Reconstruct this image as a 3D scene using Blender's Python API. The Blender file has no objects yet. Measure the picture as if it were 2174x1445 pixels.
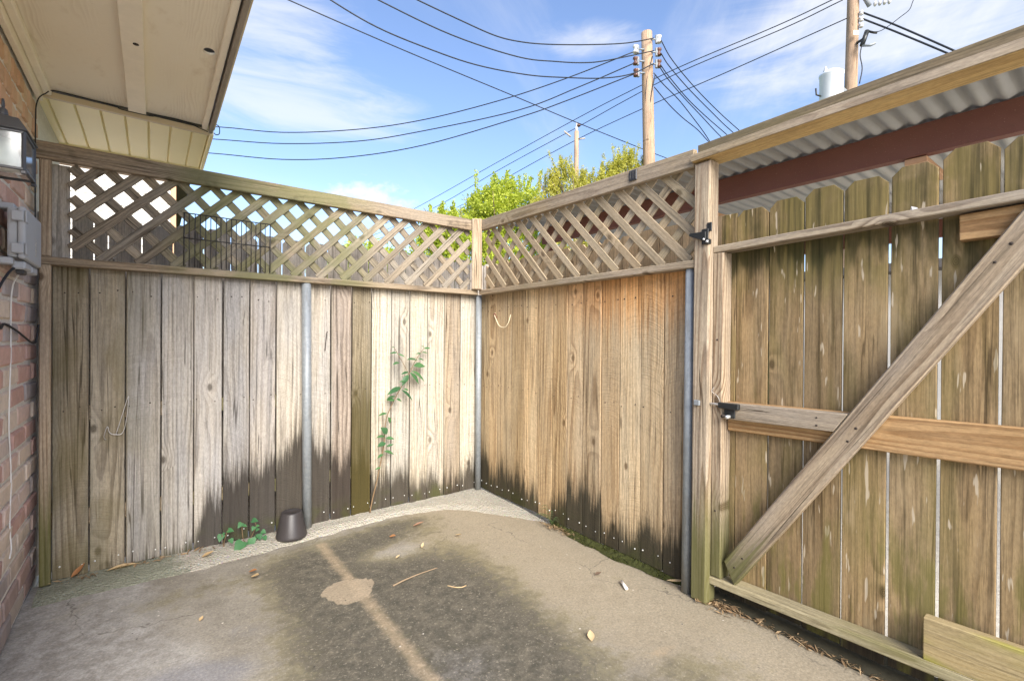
import bpy, bmesh, math, random
import numpy as np
from mathutils import Vector, Matrix, noise as mnoise

random.seed(7)
RNG = np.random.default_rng(7)
scene = bpy.context.scene
COL = scene.collection
R = math.radians

# ------------------------------------------------------------------ camera
cam_data = bpy.data.cameras.new('camera')
cam_data.sensor_fit = 'HORIZONTAL'
cam_data.sensor_width = 36.0
cam_data.lens = 16.71
cam_data.clip_start = 0.02
cam_data.clip_end = 3000
cam = bpy.data.objects.new('camera', cam_data)
COL.objects.link(cam)
yaw, pitch, roll = R(37.076), R(0.235), R(-0.367)
fwd = Vector((math.sin(yaw) * math.cos(pitch), math.cos(yaw) * math.cos(pitch), -math.sin(pitch)))
rt = Vector((math.cos(yaw), -math.sin(yaw), 0))
dn = fwd.cross(rt)
r2 = rt * math.cos(roll) + dn * math.sin(roll)
d2 = dn * math.cos(roll) - rt * math.sin(roll)
m = Matrix((r2, -d2, -fwd)).transposed().to_4x4()
m.translation = (-2.405, -3.673, 1.4)
cam.matrix_world = m
scene.camera = cam

# ------------------------------------------------------------------ sky, sun, exposure
SUN_ELEV, SUN_TRAVEL = 33.0, (0.28, 0.96)        # elevation and the level direction the light travels
world = bpy.data.worlds.new('World')
scene.world = world
world.use_nodes = True
wn, wl = world.node_tree.nodes, world.node_tree.links
wn.clear()
w_out = wn.new('ShaderNodeOutputWorld')
w_bg = wn.new('ShaderNodeBackground')
w_bg.inputs['Strength'].default_value = 0.15
sky = wn.new('ShaderNodeTexSky')
sky.sky_type = 'NISHITA'
sky.sun_disc = False
sky.sun_elevation = R(SUN_ELEV)
sky.sun_rotation = math.atan2(-SUN_TRAVEL[0], -SUN_TRAVEL[1])
sky.altitude = 0
sky.air_density = 1.0
sky.dust_density = 1.2
sky.ozone_density = 1.6
w_tint = wn.new('ShaderNodeMix'); w_tint.data_type = 'RGBA'; w_tint.blend_type = 'MULTIPLY'
w_tint.inputs[0].default_value = 1.0
w_tint.inputs['B'].default_value = (0.93, 0.93, 1.02, 1)
wl.new(sky.outputs[0], w_tint.inputs['A'])
# thin cirrus streaks and a few low cumulus, on the sky's own directions
w_tc = wn.new('ShaderNodeTexCoord')
w_sep = wn.new('ShaderNodeSeparateXYZ'); wl.new(w_tc.outputs['Generated'], w_sep.inputs[0])
def wmath(op, a, b=None, c=None, clamp=False):
    n = wn.new('ShaderNodeMath'); n.operation = op; n.use_clamp = clamp
    for i, s in enumerate((a, b, c)):
        if s is None: continue
        if isinstance(s, (int, float)): n.inputs[i].default_value = s
        else: wl.new(s, n.inputs[i])
    return n.outputs[0]
zc = wmath('MAXIMUM', w_sep.outputs[2], 0.03)
px_ = wmath('DIVIDE', w_sep.outputs[0], wmath('ADD', zc, 0.12))
py_ = wmath('DIVIDE', w_sep.outputs[1], wmath('ADD', zc, 0.12))
def wcomb(a, b, c):
    n = wn.new('ShaderNodeCombineXYZ')
    for i, s in enumerate((a, b, c)):
        if isinstance(s, (int, float)): n.inputs[i].default_value = s
        else: wl.new(s, n.inputs[i])
    return n.outputs[0]
def wnoise(vec, scale, detail, rough, dist=0.0):
    n = wn.new('ShaderNodeTexNoise'); n.inputs['Scale'].default_value = scale
    n.inputs['Detail'].default_value = detail; n.inputs['Roughness'].default_value = rough
    n.inputs['Distortion'].default_value = dist
    wl.new(vec, n.inputs['Vector']); return n.outputs[0]
def wramp(x, lo, hi):
    n = wn.new('ShaderNodeMapRange'); n.interpolation_type = 'SMOOTHSTEP'
    n.inputs[1].default_value = lo; n.inputs[2].default_value = hi
    wl.new(x, n.inputs[0]); return n.outputs[0]
u_ = wmath('ADD', wmath('MULTIPLY', px_, 0.83), wmath('MULTIPLY', py_, 0.56))
v_ = wmath('SUBTRACT', wmath('MULTIPLY', py_, 0.83), wmath('MULTIPLY', px_, 0.56))
cir = wnoise(wcomb(wmath('MULTIPLY', u_, 0.55), wmath('MULTIPLY', v_, 1.7), 0.3), 1.1, 9, 0.62, 0.5)
cir_big = wnoise(wcomb(px_, py_, 4.2), 0.55, 2, 0.5)
cirrus = wmath('MULTIPLY', wramp(cir, 0.47, 0.78), wramp(cir_big, 0.36, 0.62))
az = wmath('ARCTAN2', w_sep.outputs[0], w_sep.outputs[1])
cum = wnoise(wcomb(wmath('MULTIPLY', az, 3.0), wmath('MULTIPLY', w_sep.outputs[2], 6.5), 1.7), 1.6, 7, 0.55)
cum_band = wmath('MULTIPLY', wramp(w_sep.outputs[2], 0.0, 0.12), wmath('SUBTRACT', 1.0, wramp(w_sep.outputs[2], 0.22, 0.36)))
cumulus = wmath('MULTIPLY', wramp(cum, 0.58, 0.67), cum_band)
def wcloud(a0, z0, ra, rz):                        # a cloud bank at its own bearing
    da = wmath('DIVIDE', wmath('SUBTRACT', az, a0), ra); dz = wmath('DIVIDE', wmath('SUBTRACT', w_sep.outputs[2], z0), rz)
    return wmath('SUBTRACT', 1.0, wmath('ADD', wmath('MULTIPLY', da, da), wmath('MULTIPLY', dz, dz)))
puff_n = wnoise(wcomb(wmath('MULTIPLY', az, 9.0), wmath('MULTIPLY', w_sep.outputs[2], 14.0), 5.1), 2.2, 7, 0.6)
puff = wramp(wmath('ADD', wmath('MAXIMUM', wcloud(0.365, 0.276, 0.085, 0.034), wcloud(0.41, 0.262, 0.05, 0.02)), wmath('MULTIPLY', wmath('SUBTRACT', puff_n, 0.5), 3.2)), 0.1, 1.1)
wisp_n = wnoise(wcomb(wmath('MULTIPLY', wmath('ADD', az, wmath('MULTIPLY', w_sep.outputs[2], 0.4)), 2.2), wmath('MULTIPLY', w_sep.outputs[2], 13.0), 2.2), 1.5, 9, 0.62, 0.7)
bank = wmath('MAXIMUM', wmath('MAXIMUM', wcloud(0.16, 0.42, 0.32, 0.07), wcloud(0.10, 0.51, 0.25, 0.08)), wmath('MAXIMUM', wcloud(0.80, 0.53, 0.12, 0.03), wcloud(1.35, 0.47, 0.35, 0.12)))
wisps = wmath('MULTIPLY', wramp(wmath('ADD', wmath('MULTIPLY', bank, 0.35), wisp_n), 0.46, 0.95), wramp(bank, -2.6, 0.6))
cl = wmath('ADD', wmath('ADD', wmath('MULTIPLY', cirrus, 0.5), wmath('MULTIPLY', wisps, 0.62)), wmath('ADD', wmath('MULTIPLY', cumulus, 0.3), wmath('MULTIPLY', puff, 0.9)), clamp=True)
w_mix = wn.new('ShaderNodeMix'); w_mix.data_type = 'RGBA'
wl.new(cl, w_mix.inputs[0]); wl.new(w_tint.outputs['Result'], w_mix.inputs['A'])
w_mix.inputs['B'].default_value = (3.6, 3.65, 3.8, 1)
wl.new(w_mix.outputs['Result'], w_bg.inputs['Color'])
wl.new(w_bg.outputs[0], w_out.inputs[0])

sun_data = bpy.data.lights.new('sun', 'SUN')
sun_data.energy = 4.0
sun_data.angle = R(38)                             # disc widened for soft-edged light without hard shadows
sun_data.color = (1.0, 0.95, 0.87)
sun = bpy.data.objects.new('sun', sun_data)
COL.objects.link(sun)
ce = math.cos(R(SUN_ELEV))
sun.rotation_euler = Vector((SUN_TRAVEL[0] * ce, SUN_TRAVEL[1] * ce, -math.sin(R(SUN_ELEV)))).to_track_quat('-Z', 'Y').to_euler()
sun.location = (-8, -18, 16)

scene.render.engine = 'CYCLES'
scene.view_settings.view_transform = 'Standard'
scene.view_settings.look = 'None'
scene.view_settings.gamma = 1.0
scene.view_settings.exposure = 1.0
scene.view_settings.use_curve_mapping = False
scene.cycles.max_bounces = 6
scene.cycles.diffuse_bounces = 4
scene.cycles.glossy_bounces = 2
scene.cycles.transmission_bounces = 3
scene.cycles.use_adaptive_sampling = True
scene.cycles.adaptive_threshold = 0.02
scene.cycles.transparent_max_bounces = 12
scene.cycles.use_denoising = True
scene.cycles.denoiser = 'OPENIMAGEDENOISE'
scene.cycles.denoising_input_passes = 'RGB_ALBEDO_NORMAL'
scene.cycles.denoising_prefilter = 'ACCURATE'

# ------------------------------------------------------------------ node helper
class NT:
    def __init__(s, name):
        s.mat = bpy.data.materials.new(name); s.mat.use_nodes = True
        s.t = s.mat.node_tree; s.t.nodes.clear()
        s.out = s.t.nodes.new('ShaderNodeOutputMaterial')
    def put(s, sock, val):
        if val is None: return
        if hasattr(val, 'is_output'): s.t.links.new(val, sock)
        elif isinstance(val, (tuple, list)):
            if sock.type == 'RGBA' and len(val) == 3: val = (*val, 1)
            sock.default_value = val
        else: sock.default_value = val
    def node(s, kind, **kw):
        n = s.t.nodes.new('ShaderNode' + kind)
        for k, v in kw.items(): setattr(n, k, v)
        return n
    def math(s, op, a, b=None, c=None, clamp=False):
        n = s.node('Math', operation=op, use_clamp=clamp)
        for i, v in enumerate((a, b, c)): s.put(n.inputs[i], v)
        return n.outputs[0]
    def add(s, a, b): return s.math('ADD', a, b)
    def sub(s, a, b): return s.math('SUBTRACT', a, b)
    def mul(s, a, b): return s.math('MULTIPLY', a, b)
    def sat(s, a): return s.math('ADD', a, 0.0, clamp=True)
    def step(s, x, lo, hi, o0=0.0, o1=1.0):
        n = s.node('MapRange', interpolation_type='SMOOTHSTEP')
        s.put(n.inputs[0], x); s.put(n.inputs[1], lo); s.put(n.inputs[2], hi); n.inputs[3].default_value = o0; n.inputs[4].default_value = o1
        return n.outputs[0]
    def vmul(s, v, k):
        n = s.node('VectorMath', operation='MULTIPLY'); s.put(n.inputs[0], v); s.put(n.inputs[1], k); return n.outputs[0]
    def vadd(s, v, k):
        n = s.node('VectorMath', operation='ADD'); s.put(n.inputs[0], v); s.put(n.inputs[1], k); return n.outputs[0]
    def xyz(s, v):
        n = s.node('SeparateXYZ'); s.put(n.inputs[0], v); return n.outputs
    def comb(s, a, b, c):
        n = s.node('CombineXYZ')
        for i, v in enumerate((a, b, c)): s.put(n.inputs[i], v)
        return n.outputs[0]
    def noise(s, v, scale=1.0, detail=2.0, rough=0.5, dist=0.0, color=False):
        n = s.node('TexNoise'); s.put(n.inputs['Vector'], v); s.put(n.inputs['Scale'], scale)
        n.inputs['Detail'].default_value = detail; n.inputs['Roughness'].default_value = rough; n.inputs['Distortion'].default_value = dist
        return n.outputs[1] if color else n.outputs[0]
    def voro(s, v, scale=1.0, feature='F1', dim='3D', rnd=1.0):
        n = s.node('TexVoronoi', feature=feature, voronoi_dimensions=dim); s.put(n.inputs['Vector'], v); s.put(n.inputs['Scale'], scale)
        n.inputs['Randomness'].default_value = rnd
        return n.outputs
    def mix(s, f, a, b, blend='MIX'):
        n = s.node('Mix', data_type='RGBA', blend_type=blend); s.put(n.inputs[0], f); s.put(n.inputs['A'], a); s.put(n.inputs['B'], b)
        return n.outputs['Result']
    def ramp(s, f, stops, interp='LINEAR'):
        n = s.node('ValToRGB'); s.put(n.inputs[0], f); r = n.color_ramp; r.interpolation = interp
        while len(r.elements) < len(stops): r.elements.new(0.5)
        for e, (p, c) in zip(r.elements, stops):
            e.position = p; e.color = (*c, 1) if isinstance(c, (tuple, list)) else (c, c, c, 1)
        return n.outputs[0]
    def wnoise(s, x):
        n = s.node('TexWhiteNoise', noise_dimensions='1D'); s.put(n.inputs['W'], x); return n.outputs[0]
    def scale_col(s, col, k):
        return s.mix(1.0, col, s.comb(k, k, k), 'MULTIPLY')
    def bump(s, h, strength=0.4, dist=0.004, normal=None):
        n = s.node('Bump'); s.put(n.inputs['Height'], h); n.inputs['Strength'].default_value = strength; n.inputs['Distance'].default_value = dist
        if normal is not None: s.put(n.inputs['Normal'], normal)
        return n.outputs[0]
    def pos(s): return s.node('NewGeometry').outputs['Position']
    def obj(s): return s.node('TexCoord').outputs['Object']
    def rnd(s): return s.node('ObjectInfo').outputs['Random']
    def attr(s, name): return s.node('Attribute', attribute_name=name).outputs['Fac']
    def finish(s, color, rough=0.8, normal=None, metallic=0.0, spec=0.3, **kw):
        b = s.node('BsdfPrincipled'); s.put(b.inputs['Base Color'], color); s.put(b.inputs['Roughness'], rough)
        s.put(b.inputs['Metallic'], metallic); s.put(b.inputs['Specular IOR Level'], spec)
        if normal is not None: s.put(b.inputs['Normal'], normal)
        for k, v in kw.items(): s.put(b.inputs[k], v)
        s.t.links.new(b.outputs[0], s.out.inputs[0]); return s.mat

# ------------------------------------------------------------------ wood
def blot0(t, p): return t.noise(t.vmul(p, (2.0, 2.0, 0.9)), 1.0, 1.0, 0.5)
def wood(name, light, dark, grey, grey_amt=0.5, green=0.0, green_col=(0.10, 0.11, 0.03), ring=0.014, contrast=0.6,
         saw=0.0, knots=0.6, rough=0.85, var=0.25, bump=0.5, streak=0.5, stain=None, extra=None, splits=0.0, hue=0.12):
    t = NT(name)
    rnd = t.rnd(); oc = t.obj()
    r1 = t.wnoise(rnd); r2_ = t.wnoise(t.add(rnd, 3.17)); r3 = t.wnoise(t.add(rnd, 7.31)); r4 = t.wnoise(t.add(rnd, 11.9))
    p = t.vadd(oc, t.comb(t.mul(r1, 31.0), t.mul(r2_, 17.0), t.mul(r3, 53.0)))
    lx, ly, lz = t.xyz(oc)
    # knots
    kv = t.voro(t.comb(t.mul(t.add(lx, t.mul(r1, 9.0)), 4.4), t.mul(t.add(lz, t.mul(r2_, 23.0)), 2.6), 0.0), 1.0, 'F1', '2D')
    kd = kv['Distance']; kgate = t.step(t.xyz(kv['Color'])[0], 1.0 - knots * 0.55, 1.0 - knots * 0.55 + 0.02)
    kfield = t.mul(kgate, t.math('EXPONENT', t.mul(t.mul(kd, kd), -26.0)))
    # growth rings cut lengthwise
    warp = t.sub(t.noise(t.vmul(p, (7.0, 7.0, 0.9)), 1.0, 2.5, 0.5), 0.5)
    dx = t.add(t.add(lx, t.mul(t.sub(r3, 0.5), 0.16)), t.mul(warp, 0.05))
    dy = t.add(t.add(ly, t.add(0.025, t.mul(r4, 0.09))), t.mul(lz, t.mul(t.sub(r1, 0.5), 0.07)))
    rad = t.math('SQRT', t.add(t.mul(dx, dx), t.mul(dy, dy)))
    rad = t.add(t.add(rad, t.mul(warp, 0.035)), t.mul(kfield, 0.035))
    fr = t.math('FRACT', t.math('DIVIDE', rad, ring))
    late = t.mul(t.mul(t.step(fr, 0.3, 0.86), t.step(fr, 1.0, 0.9)), t.step(blot0(t, p), 0.35, 0.6, 0.45, 1.0))
    fib = t.noise(t.vmul(p, (150.0, 150.0, 3.0)), 1.0, 3.0, 0.65)
    fib2 = t.noise(t.vmul(p, (46.0, 46.0, 1.3)), 1.0, 3.0, 0.6)
    broad = t.noise(t.vmul(p, (9.0, 9.0, 1.1)), 1.0, 3.0, 0.6)
    blot = t.noise(t.vmul(p, (3.5, 3.5, 1.6)), 1.0, 3.0, 0.55)
    c = t.mix(t.mul(late, contrast), light, dark)
    c = t.mix(t.mul(t.step(broad, 0.35, 0.68), grey_amt), c, grey)
    c = t.scale_col(c, t.add(1.0 - var, t.mul(r2_, 2 * var)))
    c = t.mix(t.mul(t.step(fib2, 0.54, 0.70), streak * 1.15), c, t.scale_col(c, 0.40))
    c = t.mix(t.mul(t.step(fib, 0.53, 0.66), streak * 0.95), c, t.scale_col(c, 0.45))
    c = t.mix(t.mul(t.step(fib2, 0.42, 0.28), streak * 0.5), c, t.scale_col(c, 1.35))
    c = t.mix(t.mul(t.step(blot, 0.5, 0.72), 0.45), c, t.scale_col(c, 0.62))
    grit = t.noise(t.vmul(p, (130.0, 130.0, 38.0)), 1.0, 3.0, 0.7)
    c = t.scale_col(c, t.add(0.55, t.mul(grit, 0.9)))
    c = t.mix(t.mul(r4, hue), c, t.mix(1.0, c, (1.0, 0.72, 0.5), 'MULTIPLY'))
    c = t.mix(t.mul(kgate, t.mul(t.step(t.add(kd, t.mul(t.sub(fib2, 0.5), 0.05)), 0.085, 0.035), t.step(t.math('FRACT', t.mul(kd, 45.0)), 0.2, 0.8, 0.6, 0.95))), c, t.scale_col(dark, 0.5))
    c = t.mix(t.mul(t.mul(kgate, 0.5), t.mul(t.step(kd, 0.2, 0.11), t.step(kd, 0.06, 0.11))), c, t.scale_col(c, 1.2))
    if splits:
        sp = t.noise(t.vmul(p, (30.0, 30.0, 0.45)), 1.0, 1.0, 0.4)
        c = t.mix(t.mul(t.step(t.math('ABSOLUTE', t.sub(sp, 0.5)), 0.016, 0.004), t.mul(t.step(t.noise(t.vmul(p, (12.0, 12.0, 2.0)), 1.0, 1.0), 0.48, 0.56), splits * 1.5)), c, t.scale_col(dark, 0.25))
    if green:
        gn = t.noise(t.vmul(p, (5.0, 5.0, 1.2)), 1.0, 3.0, 0.6)
        c = t.mix(t.mul(t.step(gn, 0.46, 0.66), green), c, t.mix(t.mul(fib2, 0.8), t.scale_col(green_col, 1.5), t.scale_col(green_col, 0.6)))
    h = t.add(t.mul(fib, 0.6), fib2)
    if saw:
        arc = t.add(lz, t.add(t.mul(lx, t.sub(t.mul(r3, 1.2), 0.4)), t.mul(t.mul(lx, lx), 2.5)))
        sn = t.noise(t.comb(t.mul(lx, 5.0), t.mul(r1, 40.0), t.mul(arc, 150.0)), 1.0, 2.0, 0.6)
        sawm = t.mul(t.step(sn, 0.45, 0.62), t.step(blot, 0.66, 0.42))
        c = t.mix(t.mul(sawm, saw), c, t.scale_col(c, 0.66))
        h = t.add(h, t.mul(sawm, 0.5))
    if stain: c = stain(t, c, fib2, r1)
    if extra: c = extra(t, c, fib2, r1)
    return t.finish(c, rough, t.bump(h, bump, 0.004), spec=0.18)

def water_stain(axis, lo, hi, pts, dark=(0.030, 0.025, 0.020), soft=0.05):
    """rain-splash stain: its upper edge runs along the fence, ragged along the fibres"""
    def fn(t, c, fib2, r1):
        w = t.xyz(t.pos())
        a = t.node('MapRange'); t.put(a.inputs[0], w[axis]); a.inputs[1].default_value = lo; a.inputs[2].default_value = hi
        h = t.ramp(a.outputs[0], [((x - lo) / (hi - lo), z) for x, z in pts])
        jag = t.noise(t.comb(t.mul(w[axis], 75.0), 0.0, t.mul(w[2], 3.0)), 1.0, 4.0, 0.75)
        jag2 = t.noise(t.comb(t.mul(w[axis], 14.0), 3.0, t.mul(w[2], 0.8)), 1.0, 1.0, 0.5)
        edge = t.add(t.add(h, t.mul(t.mul(t.sub(r1, 0.5), 0.22), t.step(h, 0.02, 0.2))), t.add(t.mul(t.sub(jag, 0.5), 0.46), t.mul(t.sub(jag2, 0.5), 0.34)))
        mk = t.step(t.sub(edge, w[2]), -soft * 1.8, soft * 2.0)
        dk = t.mix(fib2, t.scale_col(dark, 1.6), t.scale_col(dark, 0.7))
        wash = t.step(t.sub(t.add(edge, 0.1), w[2]), -0.16, 0.12)
        c = t.mix(t.mul(t.mul(wash, t.step(jag, 0.35, 0.65, 0.25, 1.0)), 0.5), c, t.mix(1.0, c, (0.42, 0.38, 0.32), 'MULTIPLY'))
        c = t.mix(t.mul(mk, 0.94), c, dk)
        gm = t.mul(t.mul(mk, t.step(w[2], 0.22, 0.03)), t.step(t.noise(t.vmul(t.pos(), (6, 6, 6)), 1.0, 2.0), 0.45, 0.7))
        return t.mix(t.mul(gm, 0.7), c, (0.05, 0.055, 0.015))
    return fn

BACK_STAIN = [(-2.9, 0.0), (-2.5, 0.0), (-2.25, 0.04), (-2.12, 0.36), (-1.96, 0.42), (-1.80, 0.47), (-1.63, 0.68), (-1.53, 0.80),
              (-1.41, 0.6), (-1.26, 0.47), (-1.18, 0.5), (-1.10, 0.55), (-1.03, 0.5), (-1.0, 0.26), (-0.94, 0.25), (-0.77, 0.29), (-0.615, 0.28), (-0.45, 0.28), (-0.35, 0.1),
              (-0.287, 0.09), (-0.125, 0.2), (0.0, 0.2)]
SIDE_STAIN = [(-2.2, 0.26), (-1.9, 0.28), (-1.65, 0.23), (-1.5, 0.24), (-1.35, 0.28), (-1.1, 0.30), (-1.0, 0.28), (-0.98, 0.0), (-0.85, 0.0), (-0.82, 0.26), (-0.5, 0.25), (-0.2, 0.25), (0.0, 0.27)]

def back_extra(t, c, fib2, r1):
    w = t.xyz(t.pos())
    # greener, browner weathering near the house; one olive board
    g = t.mul(t.step(w[0], -2.2, -2.75), t.step(t.noise(t.vmul(t.pos(), (5, 5, 2.2)), 1.0, 3.0), 0.40, 0.62))
    c = t.mix(t.mul(g, 0.55), c, (0.17, 0.145, 0.075))
    ol = t.mul(t.mul(t.step(w[0], -1.181, -1.178), t.step(w[0], -1.024, -1.027)), t.step(t.add(w[2], t.mul(t.sub(fib2, 0.5), 0.6)), 1.35, 0.75))
    c = t.mix(t.mul(ol, 0.8), c, t.mix(fib2, (0.12, 0.10, 0.035), (0.06, 0.055, 0.02)))
    tones = [(-2.857, (0.80, 0.76, 0.64)), (-2.697, (0.90, 0.87, 0.76)), (-2.535, (1.06, 1.08, 1.10)), (-2.364, (1.08, 1.10, 1.12)), (-2.195, (1.36, 1.42, 1.50)), (-2.033, (1.06, 1.08, 1.12)),
             (-1.878, (1.26, 1.30, 1.36)), (-1.713, (1.32, 1.33, 1.30)), (-1.527, (1.18, 1.18, 1.16)), (-1.336, (0.98, 0.92, 0.90)), (-1.18, (0.68, 0.63, 0.50)), (-1.024, (1.24, 1.24, 1.17)), (-0.857, (1.22, 1.22, 1.15)),
             (-0.694, (1.30, 1.29, 1.20)), (-0.533, (1.26, 1.25, 1.16)), (-0.369, (0.92, 0.84, 0.72)), (-0.207, (1.26, 1.25, 1.16))]
    a_ = t.node('MapRange'); t.put(a_.inputs[0], w[0]); a_.inputs[1].default_value = -2.9; a_.inputs[2].default_value = 0.0
    c = t.mix(1.0, c, t.vmul(t.ramp(a_.outputs[0], [((x + 2.9) / 2.9, tuple(q * 0.5 for q in v)) for x, v in tones], 'CONSTANT'), (2.0, 2.0, 2.0)), 'MULTIPLY')
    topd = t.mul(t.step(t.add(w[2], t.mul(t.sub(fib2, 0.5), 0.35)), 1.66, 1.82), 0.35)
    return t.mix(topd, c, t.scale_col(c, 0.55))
def side_extra(t, c, fib2, r1):
    w = t.xyz(t.pos())
    tones = [(-2.2, (0.86, 0.88, 0.92)), (-1.976, (0.98, 1.0, 1.02)), (-1.811, (1.06, 1.08, 1.1)), (-1.644, (0.84, 0.82, 0.8)), (-1.487, (0.96, 0.98, 1.02)), (-1.315, (1.12, 1.15, 1.2)), (-1.156, (1.0, 0.98, 0.92)),
             (-0.993, (0.92, 0.9, 0.86)), (-0.827, (1.12, 1.12, 1.1)), (-0.662, (0.8, 0.78, 0.74)), (-0.484, (0.92, 0.92, 0.92)), (-0.328, (1.0, 1.0, 1.0)), (-0.155, (0.84, 0.83, 0.8))]
    a_ = t.node('MapRange'); t.put(a_.inputs[0], w[1]); a_.inputs[1].default_value = -2.25; a_.inputs[2].default_value = 0.0
    c = t.mix(1.0, c, t.vmul(t.ramp(a_.outputs[0], [((y + 2.25) / 2.25, tuple(q * 0.5 for q in v)) for y, v in tones], 'CONSTANT'), (2.0, 2.0, 2.0)), 'MULTIPLY')
    o = t.mul(t.step(t.add(w[2], t.mul(t.sub(fib2, 0.5), 0.7)), 1.35, 1.75), t.step(w[1], -0.7, -1.7))
    c = t.mix(t.mul(o, 0.75), c, t.mix(1.0, c, (1.15, 0.72, 0.36), 'MULTIPLY'))
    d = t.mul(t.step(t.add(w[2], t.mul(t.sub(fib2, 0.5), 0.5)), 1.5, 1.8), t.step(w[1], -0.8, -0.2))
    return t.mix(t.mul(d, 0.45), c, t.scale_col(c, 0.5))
def gate_extra(t, c, fib2, r1):
    w = t.xyz(t.pos())
    n = t.noise(t.vmul(t.pos(), (9, 9, 2.2)), 1.0, 4.0, 0.6)
    up = t.mul(t.step(t.add(w[2], t.mul(t.sub(n, 0.5), 0.9)), 1.5, 1.85), 1.0)
    c = t.mix(t.mul(t.mul(up, t.step(t.noise(t.vmul(t.pos(), (7, 7, 5)), 1.0, 3.0, 0.6), 0.34, 0.6, 0.35, 1.0)), 0.8), c, t.mix(t.step(fib2, 0.3, 0.7), (0.21, 0.165, 0.055), (0.055, 0.05, 0.018)))
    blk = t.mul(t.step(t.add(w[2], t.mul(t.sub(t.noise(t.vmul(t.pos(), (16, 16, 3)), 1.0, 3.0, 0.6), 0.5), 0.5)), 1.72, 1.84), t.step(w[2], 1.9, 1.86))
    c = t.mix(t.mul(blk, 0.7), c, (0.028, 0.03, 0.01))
    pk = t.mul(t.step(n, 0.56, 0.72), t.step(w[2], 1.75, 1.5))
    c = t.mix(t.mul(pk, 0.55), c, t.mix(fib2, (0.50, 0.38, 0.23), (0.34, 0.25, 0.13)))
    fl = t.noise(t.vmul(t.vadd(t.pos(), (r1 if False else 0.0, 0.0, 0.0)), (44, 44, 6)), 1.0, 2.0, 0.5)
    c = t.mix(t.mul(t.step(fl, 0.66, 0.70), 0.75), c, (0.56, 0.47, 0.34))
    ds = t.noise(t.vmul(t.pos(), (26, 26, 1.3)), 1.0, 3.0, 0.6)
    c = t.mix(t.mul(t.step(ds, 0.55, 0.68), 0.6), c, t.mix(1.0, c, (0.36, 0.37, 0.28), 'MULTIPLY'))
    lowg = t.mul(t.step(w[2], 0.8, 0.45), t.step(n, 0.5, 0.36))
    c = t.mix(t.mul(t.step(t.add(w[2], t.mul(t.sub(fib2, 0.5), 0.06)), 0.12, 0.09), 0.9), c, (0.02, 0.018, 0.014))  # board feet: black stain, with the bottom rail's shade put into the colour
    return t.mix(t.mul(lowg, 0.65), c, t.mix(fib2, (0.20, 0.18, 0.045), (0.09, 0.085, 0.022)))
def foot_green(z0, z1, col=(0.085, 0.09, 0.02)):
    def fn(t, c, fib2, r1):
        w = t.xyz(t.pos())
        k = t.step(t.add(w[2], t.mul(t.sub(fib2, 0.5), 0.5)), z1, z0)
        return t.mix(t.mul(k, 0.8), c, t.mix(fib2, t.scale_col(col, 1.5), t.scale_col(col, 0.5)))
    return fn
def rail_extra(t, c, fib2, r1):
    # algae bloom along the middle of the back rails, black mould patches
    w = t.xyz(t.pos())
    n = t.noise(t.vmul(t.pos(), (3.2, 3.2, 3.2)), 1.0, 3.0, 0.6)
    g = t.mul(t.mul(t.step(w[0], -2.45, -2.15), t.step(w[0], -0.9, -1.3)), t.step(n, 0.3, 0.55))
    c = t.mix(t.mul(g, 0.72), c, t.mix(fib2, (0.20, 0.20, 0.09), (0.10, 0.105, 0.045)))
    b = t.mul(t.step(n, 0.60, 0.70), t.step(t.noise(t.vmul(t.pos(), (9, 9, 9)), 1.0, 3.0, 0.7), 0.42, 0.6))
    return t.mix(t.mul(b, 0.6), c, t.scale_col(c, 0.3))

M = {}
M['back_board'] = wood('weathered_grey_boards', (0.40, 0.36, 0.30), (0.165, 0.135, 0.105), (0.335, 0.325, 0.315), 0.6, ring=0.021, contrast=0.72,
                       saw=0.25, knots=0.36, var=0.10, streak=0.5, stain=water_stain(0, -2.9, 0.0, BACK_STAIN), extra=back_extra, splits=0.5)
M['side_board'] = wood('tan_rough_sawn_boards', (0.62, 0.46, 0.27), (0.255, 0.155, 0.075), (0.55, 0.455, 0.31), 0.55, ring=0.020, contrast=0.66,
                       saw=0.28, knots=0.5, var=0.1, streak=0.62, stain=water_stain(1, -2.2, 0.0, SIDE_STAIN, (0.032, 0.029, 0.019), 0.05), extra=side_extra, splits=0.4)
M['gate_board'] = wood('olive_brown_boards', (0.32, 0.225, 0.115), (0.125, 0.08, 0.038), (0.275, 0.21, 0.125), 0.5, green=0.32, green_col=(0.14, 0.125, 0.03), ring=0.022,
                       contrast=0.6, knots=0.22, var=0.2, streak=0.62, extra=gate_extra, splits=0.4)
M['rail'] = wood('weathered_rail', (0.31, 0.24, 0.16), (0.12, 0.082, 0.05), (0.25, 0.225, 0.185), 0.55, ring=0.014, contrast=0.75, knots=0.5, var=0.1, streak=0.5, extra=rail_extra, splits=0.4)
M['side_rail'] = wood('tan_rail', (0.39, 0.305, 0.205), (0.17, 0.112, 0.064), (0.34, 0.295, 0.235), 0.5, green=0.25, green_col=(0.15, 0.13, 0.05), ring=0.014, contrast=0.7, knots=0.5, var=0.08, streak=0.5)
M['old_rail'] = wood('mouldy_rail', (0.21, 0.17, 0.11), (0.085, 0.066, 0.042), (0.14, 0.122, 0.095), 0.6, green=0.4, green_col=(0.12, 0.105, 0.035), ring=0.012, contrast=0.5, var=0.08, streak=0.65)
M['post'] = wood('pale_post', (0.43, 0.345, 0.24), (0.19, 0.12, 0.068), (0.38, 0.325, 0.26), 0.45, ring=0.015, contrast=0.85, knots=0.4, var=0.06, streak=0.55, extra=foot_green(0.25, 0.75), splits=0.5)
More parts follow.
